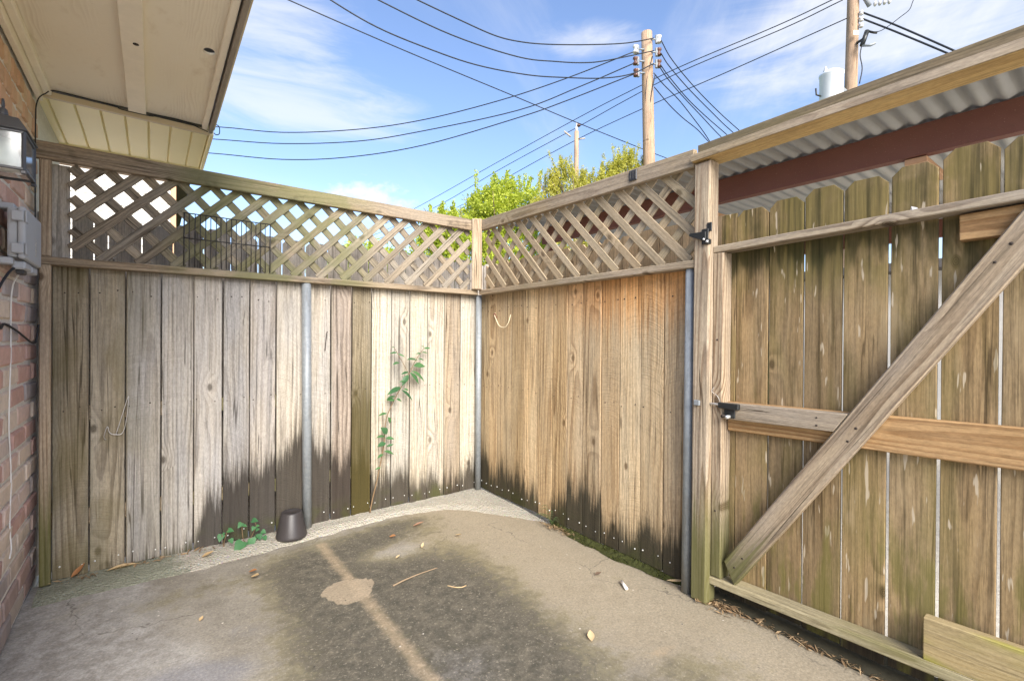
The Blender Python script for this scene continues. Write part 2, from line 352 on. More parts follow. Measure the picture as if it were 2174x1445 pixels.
M['lattice'] = wood('lattice_strips', (0.30, 0.25, 0.18), (0.125, 0.095, 0.065), (0.245, 0.228, 0.198), 0.6, ring=0.013, contrast=0.6, knots=0.5, var=0.17, streak=0.6, extra=rail_extra, splits=0.5)
M['side_lattice'] = wood('pale_lattice_strips', (0.42, 0.335, 0.22), (0.215, 0.15, 0.085), (0.36, 0.31, 0.235), 0.45, green=0.25, green_col=(0.18, 0.15, 0.055), ring=0.013, contrast=0.45, knots=0.5, var=0.1, streak=0.5)
M['brace'] = wood('grey_tan_brace', (0.40, 0.32, 0.22), (0.155, 0.105, 0.063), (0.33, 0.29, 0.24), 0.6, ring=0.015, contrast=0.85, knots=0.55, var=0.05, streak=0.55, extra=foot_green(0.22, 0.5), splits=0.6)
M['new_wood'] = wood('orange_lumber', (0.45, 0.285, 0.135), (0.24, 0.125, 0.048), (0.40, 0.275, 0.155), 0.3, ring=0.017, contrast=0.85, knots=0.45, var=0.06, streak=0.35)
M['yellow_wood'] = wood('yellow_lumber', (0.56, 0.38, 0.16), (0.36, 0.21, 0.07), (0.5, 0.37, 0.18), 0.3, ring=0.013, contrast=0.6, knots=0.35, var=0.05, streak=0.35)
M['sill'] = wood('mossy_bottom_rail', (0.42, 0.36, 0.22), (0.20, 0.16, 0.08), (0.31, 0.28, 0.20), 0.5, green=0.7, green_col=(0.15, 0.14, 0.05), ring=0.010, contrast=0.6, knots=0.4, var=0.05, streak=0.8, bump=0.9)
M['green_block'] = wood('algae_green_block', (0.42, 0.33, 0.17), (0.27, 0.2, 0.08), (0.36, 0.31, 0.2), 0.3, green=0.95, green_col=(0.27, 0.25, 0.04), ring=0.013, contrast=0.6, knots=0.6, var=0.05, streak=0.4)
M['far_grey'] = wood('neighbour_grey_boards', (0.62, 0.56, 0.48), (0.36, 0.31, 0.25), (0.57, 0.555, 0.53), 0.6, ring=0.014, contrast=0.5, knots=0.5, var=0.22, streak=0.6)
M['far_tan'] = wood('neighbour_tan_boards', (0.54, 0.40, 0.24), (0.31, 0.205, 0.11), (0.45, 0.35, 0.23), 0.5, ring=0.014, contrast=0.5, knots=0.5, var=0.18, streak=0.55)
M['pole_wood'] = wood('pole_wood', (0.44, 0.31, 0.205), (0.27, 0.17, 0.105), (0.42, 0.34, 0.26), 0.4, ring=0.02, contrast=0.3, knots=0.3, var=0.05, streak=0.7, splits=0.6)
M['pole_grey'] = wood('pole_grey_wood', (0.46, 0.41, 0.35), (0.3, 0.26, 0.21), (0.48, 0.45, 0.40), 0.5, ring=0.02, contrast=0.3, knots=0.3, var=0.05, streak=0.6)

def simple(name, col, rough=0.6, metallic=0.0, spec=0.3, mott=0.25, scale=18.0, bump=0.12, **kw):
    t = NT(name)
    n = t.noise(t.obj(), scale, 5.0, 0.6)
    n2 = t.noise(t.obj(), scale * 0.17, 3.0, 0.6)
    k = t.add(1.0 - mott, t.add(t.mul(n, mott), t.mul(n2, mott)))
    return t.finish(t.scale_col(col, k), rough, t.bump(n, bump, 0.003), metallic, spec, **kw)

def galv_mat():
    t = NT('galvanised_steel')
    p = t.obj(); w = t.xyz(t.pos())
    sp = t.voro(p, 55.0); n = t.noise(t.vmul(p, (30, 30, 4)), 1.0, 4.0, 0.65); n2 = t.noise(t.vmul(p, (9, 9, 2)), 1.0, 3.0, 0.6)
    c = t.mix(t.mul(t.xyz(sp['Color'])[0], 0.5), (0.26, 0.285, 0.30), (0.38, 0.405, 0.42))
    c = t.mix(t.mul(t.step(n, 0.5, 0.68), 0.45), c, (0.20, 0.19, 0.17))
    c = t.mix(t.mul(t.step(t.add(w[2], t.mul(n2, 0.5)), 0.5, 0.2), 0.6), c, (0.16, 0.14, 0.10))
    c = t.mix(t.mul(t.step(n2, 0.62, 0.72), 0.5), c, (0.24, 0.17, 0.12))
    return t.finish(c, t.add(0.42, t.mul(n, 0.3)), t.bump(n, 0.15, 0.002), 0.3, 0.4)
M['galv'] = galv_mat()
M['nail'] = simple('zinc_nail', (0.75, 0.75, 0.72), 0.35, 0.5, 0.5, 0.1)
M['dark_nail'] = simple('rusted_nail', (0.05, 0.038, 0.03), 0.8)
M['black_metal'] = simple('black_painted_metal', (0.018, 0.02, 0.02), 0.4, 0.0, 0.5, 0.3)
M['dark_wire'] = simple('dark_wire', (0.05, 0.048, 0.046), 0.5, 0.3)
M['cable'] = simple('black_cable', (0.02, 0.022, 0.026), 0.5)
M['white_wire'] = simple('white_wire', (0.72, 0.70, 0.66), 0.5)
M['steel_wire'] = simple('bare_wire', (0.55, 0.53, 0.5), 0.4, 0.5)
M['rust_hook'] = simple('rusty_hook', (0.2, 0.07, 0.045), 0.8)
M['bronze'] = simple('bronze_black', (0.055, 0.055, 0.058), 0.45, 0.2, 0.5, 0.3, 40)
M['frost'] = simple('milky_glass', (0.78, 0.80, 0.76), 0.35, 0.0, 0.5, 0.08)
M['bulb'] = simple('white_bulb', (0.85, 0.85, 0.84), 0.3, 0.0, 0.5, 0.03)
M['grey_plastic'] = simple('grey_plastic', (0.42, 0.44, 0.46), 0.5, 0.0, 0.4, 0.1, 9, 0.03)
M['dark_plastic'] = simple('dark_plastic', (0.06, 0.06, 0.06), 0.5)
M['pot'] = simple('brown_plastic', (0.042, 0.037, 0.037), 0.42, 0.0, 0.4, 0.3, 10, 0.05)
M['cigarette'] = simple('paper_white', (0.8, 0.76, 0.68), 0.8)
M['porcelain'] = simple('brown_porcelain', (0.13, 0.06, 0.04), 0.25, 0.0, 0.5, 0.2)
M['white_porcelain'] = simple('grey_porcelain', (0.6, 0.58, 0.55), 0.3, 0.0, 0.5, 0.1)
M['tank'] = simple('white_tank_paint', (0.75, 0.79, 0.80), 0.4, 0.0, 0.4, 0.1, 3, 0.02)
M['tag'] = simple('cream_tag', (0.72, 0.62, 0.42), 0.6)
M['vinyl'] = simple('cream_vinyl', (0.96, 0.84, 0.48), 0.45, 0.0, 0.35, 0.06, 6, 0.02)
M['vinyl_trim'] = simple('tan_trim', (0.70, 0.58, 0.37), 0.5, 0.0, 0.35, 0.08, 6, 0.02)
M['siding'] = simple('white_siding', (0.62, 0.60, 0.54), 0.6, 0.0, 0.3, 0.06, 8, 0.03)
M['peach_trim'] = simple('peach_trim', (0.62, 0.36, 0.2), 0.6)
M['shade_taupe'] = simple('shaded_taupe_frieze', (0.26, 0.2, 0.15), 0.7)  # frieze darkened: shade under the overhang is in the colour
M['pale_wall'] = simple('pale_stucco', (0.85, 0.83, 0.78), 0.9)
M['shingle'] = simple('shingle', (0.12, 0.11, 0.10), 0.95)

def painted_ply():
    t = NT('beige_painted_plywood')
    p = t.vadd(t.obj(), (3.1, 1.7, 0.4))
    x, y, z = t.xyz(p)
    warp = t.sub(t.noise(t.vmul(p, (5.0, 1.0, 5.0)), 1.0, 3.0, 0.55), 0.5)
    wv = t.math('FRACT', t.mul(t.add(x, t.mul(warp, 0.16)), 62.0))
    line = t.mul(t.step(wv, 0.3, 0.85), t.step(t.noise(t.vmul(p, (4.0, 1.2, 4.0)), 1.0, 3.0), 0.42, 0.62))
    fine = t.noise(t.vmul(p, (24.0, 130.0, 20.0)), 1.0, 4.0, 0.65)
    stn = t.noise(t.vmul(p, (9.0, 4.0, 1.0)), 1.0, 4.0, 0.62)
    c = t.mix(t.mul(line, 0.28), (0.93, 0.85, 0.68), (0.64, 0.53, 0.37))
    c = t.mix(t.mul(t.step(stn, 0.56, 0.76), 0.5), c, (0.66, 0.54, 0.36))
    c = t.mix(t.mul(t.step(fine, 0.6, 0.78), 0.35), c, (0.5, 0.41, 0.28))
    cr = t.voro(t.vmul(p, (3.0, 3.0, 0.0)), 1.0)
    spot = t.mul(t.step(cr['Distance'], 0.13, 0.04), t.step(t.xyz(cr['Color'])[1], 0.4, 0.45))
    c = t.mix(t.mul(spot, t.mul(t.step(fine, 0.4, 0.6), 0.75)), c, (0.13, 0.10, 0.07))
    return t.finish(c, 0.6, t.bump(t.add(fine, t.mul(line, 0.6)), 0.5, 0.004), spec=0.3)
M['ply'] = painted_ply()
M['paint_trim'] = simple('beige_painted_trim', (0.93, 0.85, 0.69), 0.55, 0.0, 0.35, 0.14, 26, 0.12)
M['fascia'] = simple('grey_fascia', (0.30, 0.26, 0.21), 0.6, 0.0, 0.3, 0.4, 16, 0.2)

def brick_mat():
    t = NT('tumbled_brick')
    r = t.rnd(); r1 = t.wnoise(t.add(r, 0.37)); r3 = t.wnoise(t.add(r, 5.1))
    p = t.vadd(t.obj(), t.comb(t.mul(r, 40.0), t.mul(r1, 23.0), 0.0))
    base = t.ramp(r1, [(0.0, (0.66, 0.56, 0.44)), (0.24, (0.60, 0.49, 0.37)), (0.27, (0.50, 0.27, 0.21)), (0.44, (0.40, 0.18, 0.145)), (0.5, (0.56, 0.37, 0.30)),
                       (0.72, (0.62, 0.49, 0.41)), (0.76, (0.32, 0.19, 0.17)), (0.86, (0.46, 0.22, 0.17)), (0.88, (0.17, 0.17, 0.19)), (0.95, (0.26, 0.24, 0.25)), (1.0, (0.64, 0.53, 0.43))], 'LINEAR')
    n = t.noise(p, 26.0, 5.0, 0.65); n2 = t.noise(p, 7.0, 4.0, 0.6)
    c = t.mix(t.mul(t.step(n2, 0.52, 0.72), 0.6), base, t.mix(r3, (0.66, 0.57, 0.48), (0.50, 0.34, 0.28)))
    c = t.mix(t.mul(t.step(n2, 0.46, 0.3), 0.4), c, t.scale_col(base, 0.55))
    c = t.mix(0.3, c, (0.78, 0.64, 0.55))
    c = t.scale_col(c, t.add(0.8, t.mul(n, 0.55)))
    c = t.mix(t.mul(t.step(n, 0.66, 0.76), 0.5), c, (0.55, 0.50, 0.43))
    w = t.xyz(t.pos())
    warm = t.step(w[2], 2.0, 2.5)
    c = t.mix(t.mul(warm, 0.6), c, t.mix(n2, (0.66, 0.44, 0.22), (0.56, 0.32, 0.16)))
    low = t.mul(t.step(t.add(w[2], t.mul(n2, 0.5)), 0.75, 0.4), 0.5)
    c = t.mix(low, c, (0.20, 0.17, 0.145))
    return t.finish(c, 0.9, t.bump(t.add(t.mul(n, 0.7), n2), 0.7, 0.012), spec=0.15)
M['brick'] = brick_mat()
def mortar_mat():
    t = NT('sandy_mortar')
    n = t.noise(t.pos(), 60.0, 5.0, 0.7); n2 = t.noise(t.pos(), 6.0, 3.0)
    c = t.mix(n2, (0.82, 0.77, 0.69), (0.68, 0.63, 0.55))
    return t.finish(t.scale_col(c, t.add(0.7, t.mul(n, 0.6))), 0.95, t.bump(n, 0.9, 0.01), spec=0.1)
M['mortar'] = mortar_mat()

def concrete(name, strip=False):
    t = NT(name)
    p = t.pos()
    n = t.noise(p, 3.2, 6.0, 0.62); n2 = t.noise(p, 14.0, 6.0, 0.7); n3 = t.noise(p, 90.0, 3.0, 0.7)
    wisp = t.noise(t.vmul(t.vadd(p, t.vmul(t.noise(p, 4.0, 2.0, 0.5, 0.0, True), (0.5, 0.5, 0.0))), (9.0, 20.0, 1.0)), 1.0, 6.0, 0.72)
    if strip:
        c = t.mix(n, (0.36, 0.33, 0.265), (0.50, 0.47, 0.395))
        gr = t.voro(p, 70.0)
        c = t.mix(t.mul(t.step(gr['Distance'], 0.35, 0.1), 0.5), c, t.scale_col(gr['Color'], 0.75))
        c = t.mix(t.mul(t.step(t.add(t.attr('green'), t.mul(t.sub(n2, 0.5), 0.9)), 0.45, 0.75), 0.8), c, t.mix(n3, (0.15, 0.165, 0.095), (0.30, 0.31, 0.25)))
        c = t.mix(t.mul(t.step(n2, 0.58, 0.72), 0.45), c, (0.2, 0.18, 0.14))
        return t.finish(t.scale_col(c, t.add(0.65, t.mul(n3, 0.7))), 0.95, t.bump(t.add(n3, t.mul(gr['Distance'], 0.8)), 1.0, 0.012), spec=0.1)
    c = t.mix(t.step(n, 0.35, 0.65), (0.20, 0.18, 0.145), (0.29, 0.265, 0.22))
    warm = t.step(t.add(t.attr('warm'), t.mul(t.sub(n2, 0.5), 0.5)), 0.25, 0.85)
    c = t.mix(t.mul(warm, 0.8), c, t.mix(n2, (0.225, 0.188, 0.125), (0.375, 0.318, 0.228)))
    cool = t.step(t.add(t.attr('cool'), t.mul(t.sub(n, 0.5), 0.9)), 0.3, 0.8)
    c = t.mix(t.mul(cool, 0.8), c, t.mix(t.mul(t.step(n2, 0.35, 0.7), t.step(wisp, 0.3, 0.6, 0.6, 1.0)), (0.25, 0.235, 0.21), (0.46, 0.445, 0.42)))
    dk = t.step(t.add(t.attr('dark'), t.add(t.mul(t.sub(wisp, 0.5), 0.9), t.add(t.mul(t.sub(n2, 0.5), 1.5), t.mul(t.sub(n3, 0.5), 0.7)))), 0.22, 0.82)
    olive = t.step(t.add(t.attr('dark'), t.add(t.mul(t.sub(n, 0.5), 1.3), t.mul(t.sub(n2, 0.5), 1.0))), 0.1, 0.5)
    c = t.mix(t.mul(olive, 0.7), c, t.mix(n2, (0.13, 0.115, 0.05), (0.24, 0.205, 0.125)))
    c = t.mix(t.mul(dk, 0.9), c, t.mix(t.step(n2, 0.3, 0.7), (0.052, 0.05, 0.042), (0.13, 0.115, 0.088)))
    blue = t.step(t.add(t.attr('blue'), t.mul(t.sub(n2, 0.5), 0.6)), 0.35, 0.8)
    c = t.mix(t.mul(blue, 0.7), c, t.mix(wisp, (0.15, 0.15, 0.165), (0.24, 0.235, 0.24)))
    bl = t.step(t.add(t.attr('pale'), t.mul(t.sub(n2, 0.5), 0.75)), 0.30, 0.85)
    c = t.mix(t.mul(bl, 0.85), c, t.mix(n2, (0.29, 0.22, 0.14), (0.42, 0.33, 0.22)))
    pm = t.step(t.add(t.attr('patch'), t.mul(t.sub(n2, 0.5), 0.45)), 0.30, 0.66)
    c = t.mix(t.mul(pm, 0.78), c, t.mix(n2, (0.27, 0.215, 0.145), (0.40, 0.325, 0.23)))
    spn = t.noise(p, 62.0, 4.0, 0.85)
    spk = t.step(spn, 0.56, 0.68)
    c = t.mix(t.mul(t.step(spn, 0.44, 0.32), 0.45), c, t.scale_col(c, 0.5))
    c = t.mix(t.mul(spk, 0.5), c, (0.46, 0.40, 0.31))
    sp2 = t.voro(p, 16.0)
    c = t.mix(t.mul(t.step(sp2['Distance'], 0.10, 0.04), t.step(t.xyz(sp2['Color'])[0], 0.86, 0.88)), c, (0.6, 0.55, 0.47))
    c = t.mix(t.mul(t.step(sp2['Distance'], 0.09, 0.04), t.step(t.xyz(sp2['Color'])[1], 0.88, 0.9)), c, (0.05, 0.045, 0.04))
    ck = t.voro(t.vadd(p, t.vmul(t.noise(p, 3.0, 4.0, 0.6, 0.0, True), (0.3, 0.3, 0))), 0.9, 'DISTANCE_TO_EDGE')
    c = t.mix(t.mul(t.step(ck['Distance'], 0.004, 0.001), t.mul(t.step(n, 0.46, 0.54), 0.6)), c, (0.09, 0.08, 0.065))
    c = t.scale_col(c, t.add(0.45, t.mul(n3, 1.1)))
    h = t.add(t.mul(n2, 0.6), t.mul(n3, 0.4))
    return t.finish(c, t.add(0.75, t.mul(dk, 0.1)), t.bump(h, 0.45, 0.006), spec=0.2)
M['concrete'] = concrete('stained_concrete')
M['strip'] = concrete('rough_concrete', True)
M['kerb'] = simple('dark_mossy_concrete', (0.05, 0.045, 0.03), 0.95, 0.0, 0.1, 0.8, 22, 0.8)

def leafmat(name, c1, c2, trans=0.35, rough=0.5, scale=9.0):
    t = NT(name)
    n = t.noise(t.obj(), scale, 3.0, 0.6)
    rn = t.math('FRACT', t.add(t.node('NewGeometry').outputs['Random Per Island'], t.mul(t.rnd(), 7.0)))
    c = t.mix(t.sat(t.add(t.mul(rn, 0.7), t.mul(t.sub(n, 0.4), 0.8))), c1, c2)
    d = t.node('BsdfPrincipled'); t.put(d.inputs['Base Color'], c); d.inputs['Roughness'].default_value = rough; d.inputs['Specular IOR Level'].default_value = 0.3
    tr = t.node('BsdfTranslucent'); t.put(tr.inputs['Color'], t.mix(1.0, c, (1.3, 1.35, 0.6), 'MULTIPLY'))
    ms = t.node('MixShader'); ms.inputs[0].default_value = trans
    t.t.links.new(d.outputs[0], ms.inputs[1]); t.t.links.new(tr.outputs[0], ms.inputs[2]); t.t.links.new(ms.outputs[0], t.out.inputs[0])
    return t.mat
M['tree_leaf'] = leafmat('tree_leaves', (0.24, 0.32, 0.03), (0.70, 0.72, 0.13), 0.45, 0.5, 1.3)
M['bamboo_leaf'] = leafmat('feathery_leaves', (0.32, 0.33, 0.05), (0.66, 0.60, 0.14), 0.4, 0.5, 1.3)
M['sap_leaf'] = leafmat('sapling_leaves', (0.035, 0.10, 0.045), (0.10, 0.22, 0.085), 0.25, 0.4, 30)
M['seed_leaf'] = leafmat('vine_leaves', (0.035, 0.12, 0.045), (0.09, 0.23, 0.09), 0.25, 0.5, 40)
M['stem'] = simple('brown_stem', (0.20, 0.13, 0.07), 0.8)
M['bark'] = simple('bark', (0.16, 0.12, 0.085), 0.95, 0.0, 0.1, 0.5, 14, 0.6)
M['moss'] = leafmat('moss', (0.028, 0.03, 0.01), (0.085, 0.095, 0.018), 0.1, 0.9, 60)
M['fern'] = leafmat('fern_fronds', (0.05, 0.09, 0.03), (0.15, 0.22, 0.09), 0.2, 0.6, 40)
M['dry_orange'] = leafmat('dry_orange_leaf', (0.28, 0.11, 0.04), (0.42, 0.21, 0.09), 0.15, 0.7, 40)
M['dry_tan'] = leafmat('dry_tan_leaf', (0.48, 0.33, 0.17), (0.62, 0.48, 0.29), 0.15, 0.7, 40)
M['dry_pink'] = leafmat('dry_pink_leaf', (0.40, 0.20, 0.13), (0.50, 0.30, 0.21), 0.15, 0.7, 40)
M['dry_brown'] = leafmat('dry_brown_leaf', (0.12, 0.08, 0.055), (0.22, 0.15, 0.10), 0.1, 0.8, 40)
M['litter'] = leafmat('leaf_litter', (0.15, 0.085, 0.04), (0.52, 0.38, 0.22), 0.1, 0.8, 40)
M['twig'] = simple('twig', (0.26, 0.19, 0.12), 0.9)

def rust_mat():
    t = NT('red_oxide_steel')
    n = t.noise(t.pos(), 30.0, 5.0, 0.7); n2 = t.noise(t.vmul(t.pos(), (2, 2, 5)), 1.0, 4.0, 0.6); n3 = t.noise(t.pos(), 140.0, 2.0, 0.6)
    c = t.mix(n2, (0.155, 0.058, 0.042), (0.235, 0.10, 0.068))
    c = t.mix(t.mul(t.step(n, 0.55, 0.7), 0.6), c, (0.16, 0.08, 0.05))
    c = t.mix(t.mul(t.step(n3, 0.66, 0.74), 0.8), c, (0.42, 0.24, 0.17))
    return t.finish(c, 0.7, t.bump(t.add(n, n3), 0.3, 0.003), spec=0.3)
M['rust'] = rust_mat()
def corr_mat():
    t = NT('galvanised_sheet')
    n = t.noise(t.vmul(t.pos(), (1.2, 8.0, 1)), 1.0, 5.0, 0.65); n2 = t.noise(t.pos(), 24.0, 4.0, 0.6)
    c = t.mix(n, (0.33, 0.325, 0.30), (0.55, 0.54, 0.51))
    c = t.mix(t.mul(t.step(n2, 0.6, 0.75), 0.4), c, (0.40, 0.30, 0.22))
    return t.finish(c, 0.38, None, 0.5, 0.4)
M['sheet'] = corr_mat()
def ground_mat():
    t = NT('beyond_ground')
    n = t.noise(t.pos(), 1.4, 6.0, 0.65); n2 = t.noise(t.pos(), 18.0, 5.0, 0.7)
    c = t.mix(n, (0.55, 0.51, 0.44), (0.66, 0.62, 0.54))
    w = t.xyz(t.pos())
    g = t.sat(t.add(t.step(w[1], 3.0, 4.0), t.step(w[0], 6.2, 7.0)))
    c = t.mix(g, c, t.mix(n2, (0.06, 0.09, 0.02), (0.14, 0.17, 0.04)))
    return t.finish(t.scale_col(c, t.add(0.75, t.mul(n2, 0.5))), 0.95, t.bump(n2, 0.6, 0.02), spec=0.1)
M['ground'] = ground_mat()

# ------------------------------------------------------------------ object helpers
def link(o, parent=None):
    COL.objects.link(o)
    if parent is not None:
        o.parent = parent
        o.matrix_parent_inverse = Matrix.Translation(parent_world(parent)).inverted()
    return o
def parent_world(p):
    v = Vector(p.get('_w', (0, 0, 0))); return v
def tag(o, label, cat, group=None, kind=None):
    o['label'] = label; o['category'] = cat
    if group: o['group'] = group
    if kind: o['kind'] = kind
    return o
def thing(name, loc, label, cat, group=None):
    o = bpy.data.objects.new(name, None); o.empty_display_size = 0.1
    COL.objects.link(o); o.location = loc; o['_w'] = tuple(loc)
    return tag(o, label, cat, group)
def as_parent(o, loc=(0, 0, 0)):
    o['_w'] = tuple(loc); return o
def from_bm(name, bm, mat, parent=None, smooth=False):
    me = bpy.data.meshes.new(name); bm.normal_update(); bm.to_mesh(me); bm.free()
    if mat is not None: me.materials.append(mat)
    if smooth:
        for p in me.polygons: p.use_smooth = True
    return link(bpy.data.objects.new(name, me), parent)
def from_data(name, verts, faces, mat, parent=None, smooth=False):
    me = bpy.data.meshes.new(name); me.from_pydata(verts, [], faces); me.update()
    if mat is not None: me.materials.append(mat)
    if smooth:
        for p in me.polygons: p.use_smooth = True
    return link(bpy.data.objects.new(name, me), parent)
def place(o, mat4):
    """world matrix for an object whose ancestors are only translated"""
    o.matrix_basis = mat4
    return o
def bevel_all(bm, off, seg=1):
    bmesh.ops.bevel(bm, geom=list(bm.edges), offset=off, offset_type='OFFSET', segments=seg, profile=0.5, affect='EDGES', clamp_overlap=True)
def box(name, lo, hi, mat, parent=None, bev=0.004, seg=1, jit=0.0):
    """box with its origin at its own centre, world-axis aligned"""
    c = (Vector(lo) + Vector(hi)) / 2; h = (Vector(hi) - Vector(lo)) / 2
    bm = bmesh.new()
    vs = [bm.verts.new((sx * h.x + random.uniform(-jit, jit), sy * h.y + random.uniform(-jit, jit), sz * h.z + random.uniform(-jit, jit))) for sx in (-1, 1) for sy in (-1, 1) for sz in (-1, 1)]
    for f in ((0, 1, 3, 2), (4, 6, 7, 5), (0, 4, 5, 1), (2, 3, 7, 6), (0, 2, 6, 4), (1, 5, 7, 3)): bm.faces.new([vs[i] for i in f])
    bmesh.ops.recalc_face_normals(bm, faces=bm.faces)
    if bev: bevel_all(bm, bev, seg)
    o = from_bm(name, bm, mat, parent)
    o.matrix_basis = Matrix.Translation(c)
    return o
def plank(name, p0, p1, width, thick, face, mat, parent=None, bev=0.004, ends=(0, 0), ear=0.0, wob=0.0):
    """timber from p0 to p1 (centre line); local Z runs with the grain, local -Y looks along 'face'.
    ends = end-cut slants (metres over the half width), ear = dog-ear clip at the p1 end"""
    p0, p1, face = Vector(p0), Vector(p1), Vector(face)
    ax = (p1 - p0); L = ax.length; z = ax.normalized()
    y = -(face - z * face.dot(z)).normalized(); x = y.cross(z)
    hw, ht = width / 2, thick / 2
    rw = lambda: random.uniform(-wob, wob)
    n = 4
    out = []
    for i in range(n + 1):                                 # left edge going up, then right edge coming down
        s = i / n; out.append((-hw + rw(), L * s + (ends[1] if i == n else (ends[0] if i == 0 else 0)) * 1.0))
    if ear: out[-1] = (-hw, L - ear); out.append((-hw + ear, L)); out.append((hw - ear, L))
    right = []
    for i in range(n, -1, -1):
        s = i / n; right.append((hw + rw(), L * s - (ends[1] if i == n else (ends[0] if i == 0 else 0)) * 1.0))
    if ear: right[0] = (hw, L - ear)
    out += right
    bm = bmesh.new()
    f = [bm.verts.new((a, -ht, b)) for a, b in out]; k = [bm.verts.new((a, ht, b)) for a, b in out]
    bm.faces.new(f); bm.faces.new(k[::-1]); N = len(out)
    for i in range(N): bm.faces.new((f[i], k[i], k[(i + 1) % N], f[(i + 1) % N]))
    bmesh.ops.recalc_face_normals(bm, faces=bm.faces)
    if bev:
        es = [e for e in bm.edges if len(e.link_faces) == 2 and any(len(q.verts) > 4 for q in e.link_faces)]
        bmesh.ops.bevel(bm, geom=es, offset=bev, offset_type='OFFSET', segments=1, profile=0.5, affect='EDGES', clamp_overlap=True)
    o = from_bm(name, bm, mat, parent)
    mm = Matrix((x, y, z)).transposed().to_4x4(); mm.translation = p0
    o.matrix_basis = mm
    return o
def tube_bm(bm, pts, rad, n=8, cap=True):
    pts = [Vector(p) for p in pts]
    rads = rad if isinstance(rad, (list, tuple)) else [rad] * len(pts)
    rings = []; prev = None
    for i, p in enumerate(pts):
        d = (pts[min(i + 1, len(pts) - 1)] - pts[max(i - 1, 0)])
        d = d.normalized() if d.length > 1e-9 else Vector((0, 0, 1))
        ref = prev if prev is not None else (Vector((0, 0, 1)) if abs(d.z) < 0.9 else Vector((1, 0, 0)))
        a = (ref - d * ref.dot(d)).normalized(); b = d.cross(a); prev = a
        rings.append([bm.verts.new(p + (a * math.cos(2 * math.pi * j / n) + b * math.sin(2 * math.pi * j / n)) * rads[i]) for j in range(n)])
    for r0, r1 in zip(rings, rings[1:]):
        for j in range(n): bm.faces.new((r0[j], r0[(j + 1) % n], r1[(j + 1) % n], r1[j]))
    if cap: bm.faces.new(rings[0][::-1]); bm.faces.new(rings[-1])
def tube(name, pts, rad, mat, parent=None, n=8, smooth=True):
    o0 = Vector(pts[0]); bm = bmesh.new(); tube_bm(bm, [Vector(p) - o0 for p in pts], rad, n)
    bmesh.ops.recalc_face_normals(bm, faces=bm.faces)
    o = from_bm(name, bm, mat, parent, smooth); o.matrix_basis = Matrix.Translation(o0); return o
def smooth_pts(pts, k=6):
    """Catmull-Rom through the points"""
    P = [Vector(p) for p in pts]; P = [P[0] * 2 - P[1]] + P + [P[-1] * 2 - P[-2]]; out = []
    for i in range(1, len(P) - 2):
        for j in range(k):
            t = j / k; a, b, c, d = P[i - 1:i + 3]
            out.append(0.5 * ((2 * b) + (c - a) * t + (2 * a - 5 * b + 4 * c - d) * t * t + (3 * b - a - 3 * c + d) * t ** 3))
    return out + [P[-2]]
def lathe(name, prof, loc, mat, parent=None, n=24, axis=None):
    bm = bmesh.new(); rings = []
    for r, z in prof: rings.append([bm.verts.new((r * math.cos(2 * math.pi * j / n), r * math.sin(2 * math.pi * j / n), z)) for j in range(n)])
    for a, b in zip(rings, rings[1:]):
        for j in range(n): bm.faces.new((a[j], a[(j + 1) % n], b[(j + 1) % n], b[j]))
    bm.faces.new(rings[0][::-1]); bm.faces.new(rings[-1])
    bmesh.ops.recalc_face_normals(bm, faces=bm.faces)
    o = from_bm(name, bm, mat, parent, True)
    mm = Matrix.Identity(4)
    if axis is not None: mm = Vector(axis).to_track_quat('Z', 'Y').to_matrix().to_4x4()
    mm.translation = loc; o.matrix_basis = mm; return o
def discs(name, pts, normal, r, mat, parent, depth=0.003, n=8):
    """many small nail heads joined into one part"""
    bm = bmesh.new(); q = Vector(normal).to_track_quat('Z', 'Y').to_matrix()
    for p in pts:
        p = Vector(p); rr = r * random.uniform(0.8, 1.2)
        ring = [bm.verts.new(p + q @ Vector((rr * math.cos(2 * math.pi * j / n), rr * math.sin(2 * math.pi * j / n), depth * 0.5))) for j in range(n)]
        base = [bm.verts.new(p + q @ Vector((rr * math.cos(2 * math.pi * j / n), rr * math.sin(2 * math.pi * j / n), -0.002))) for j in range(n)]
        top = bm.verts.new(p + q @ Vector((0, 0, depth)))
        for j in range(n):
            bm.faces.new((ring[j], ring[(j + 1) % n], top)); bm.faces.new((base[j], base[(j + 1) % n], ring[(j + 1) % n], ring[j]))
    o = from_bm(name, bm, mat, parent, True); o['kind'] = 'stuff'; return o

# ================================================================== THE SETTING
def sstep(x, a, b):
    t = np.clip((x - a) / (b - a), 0, 1); return t * t * (3 - 2 * t)
def blob(X, Y, cx_, cy_, sx, sy, rot=0.0):
    c, s = math.cos(rot), math.sin(rot); u = (X - cx_) * c + (Y - cy_) * s; v = -(X - cx_) * s + (Y - cy_) * c
    return np.exp(-((u / sx) ** 2 + (v / sy) ** 2))

# far ground, reaching the horizon
g = from_data('ground', [(-900, -900, -0.06), (900, -900, -0.06), (900, 900, -0.06), (-900, 900, -0.06)], [(0, 1, 2, 3)], M['ground'])
g['kind'] = 'structure'
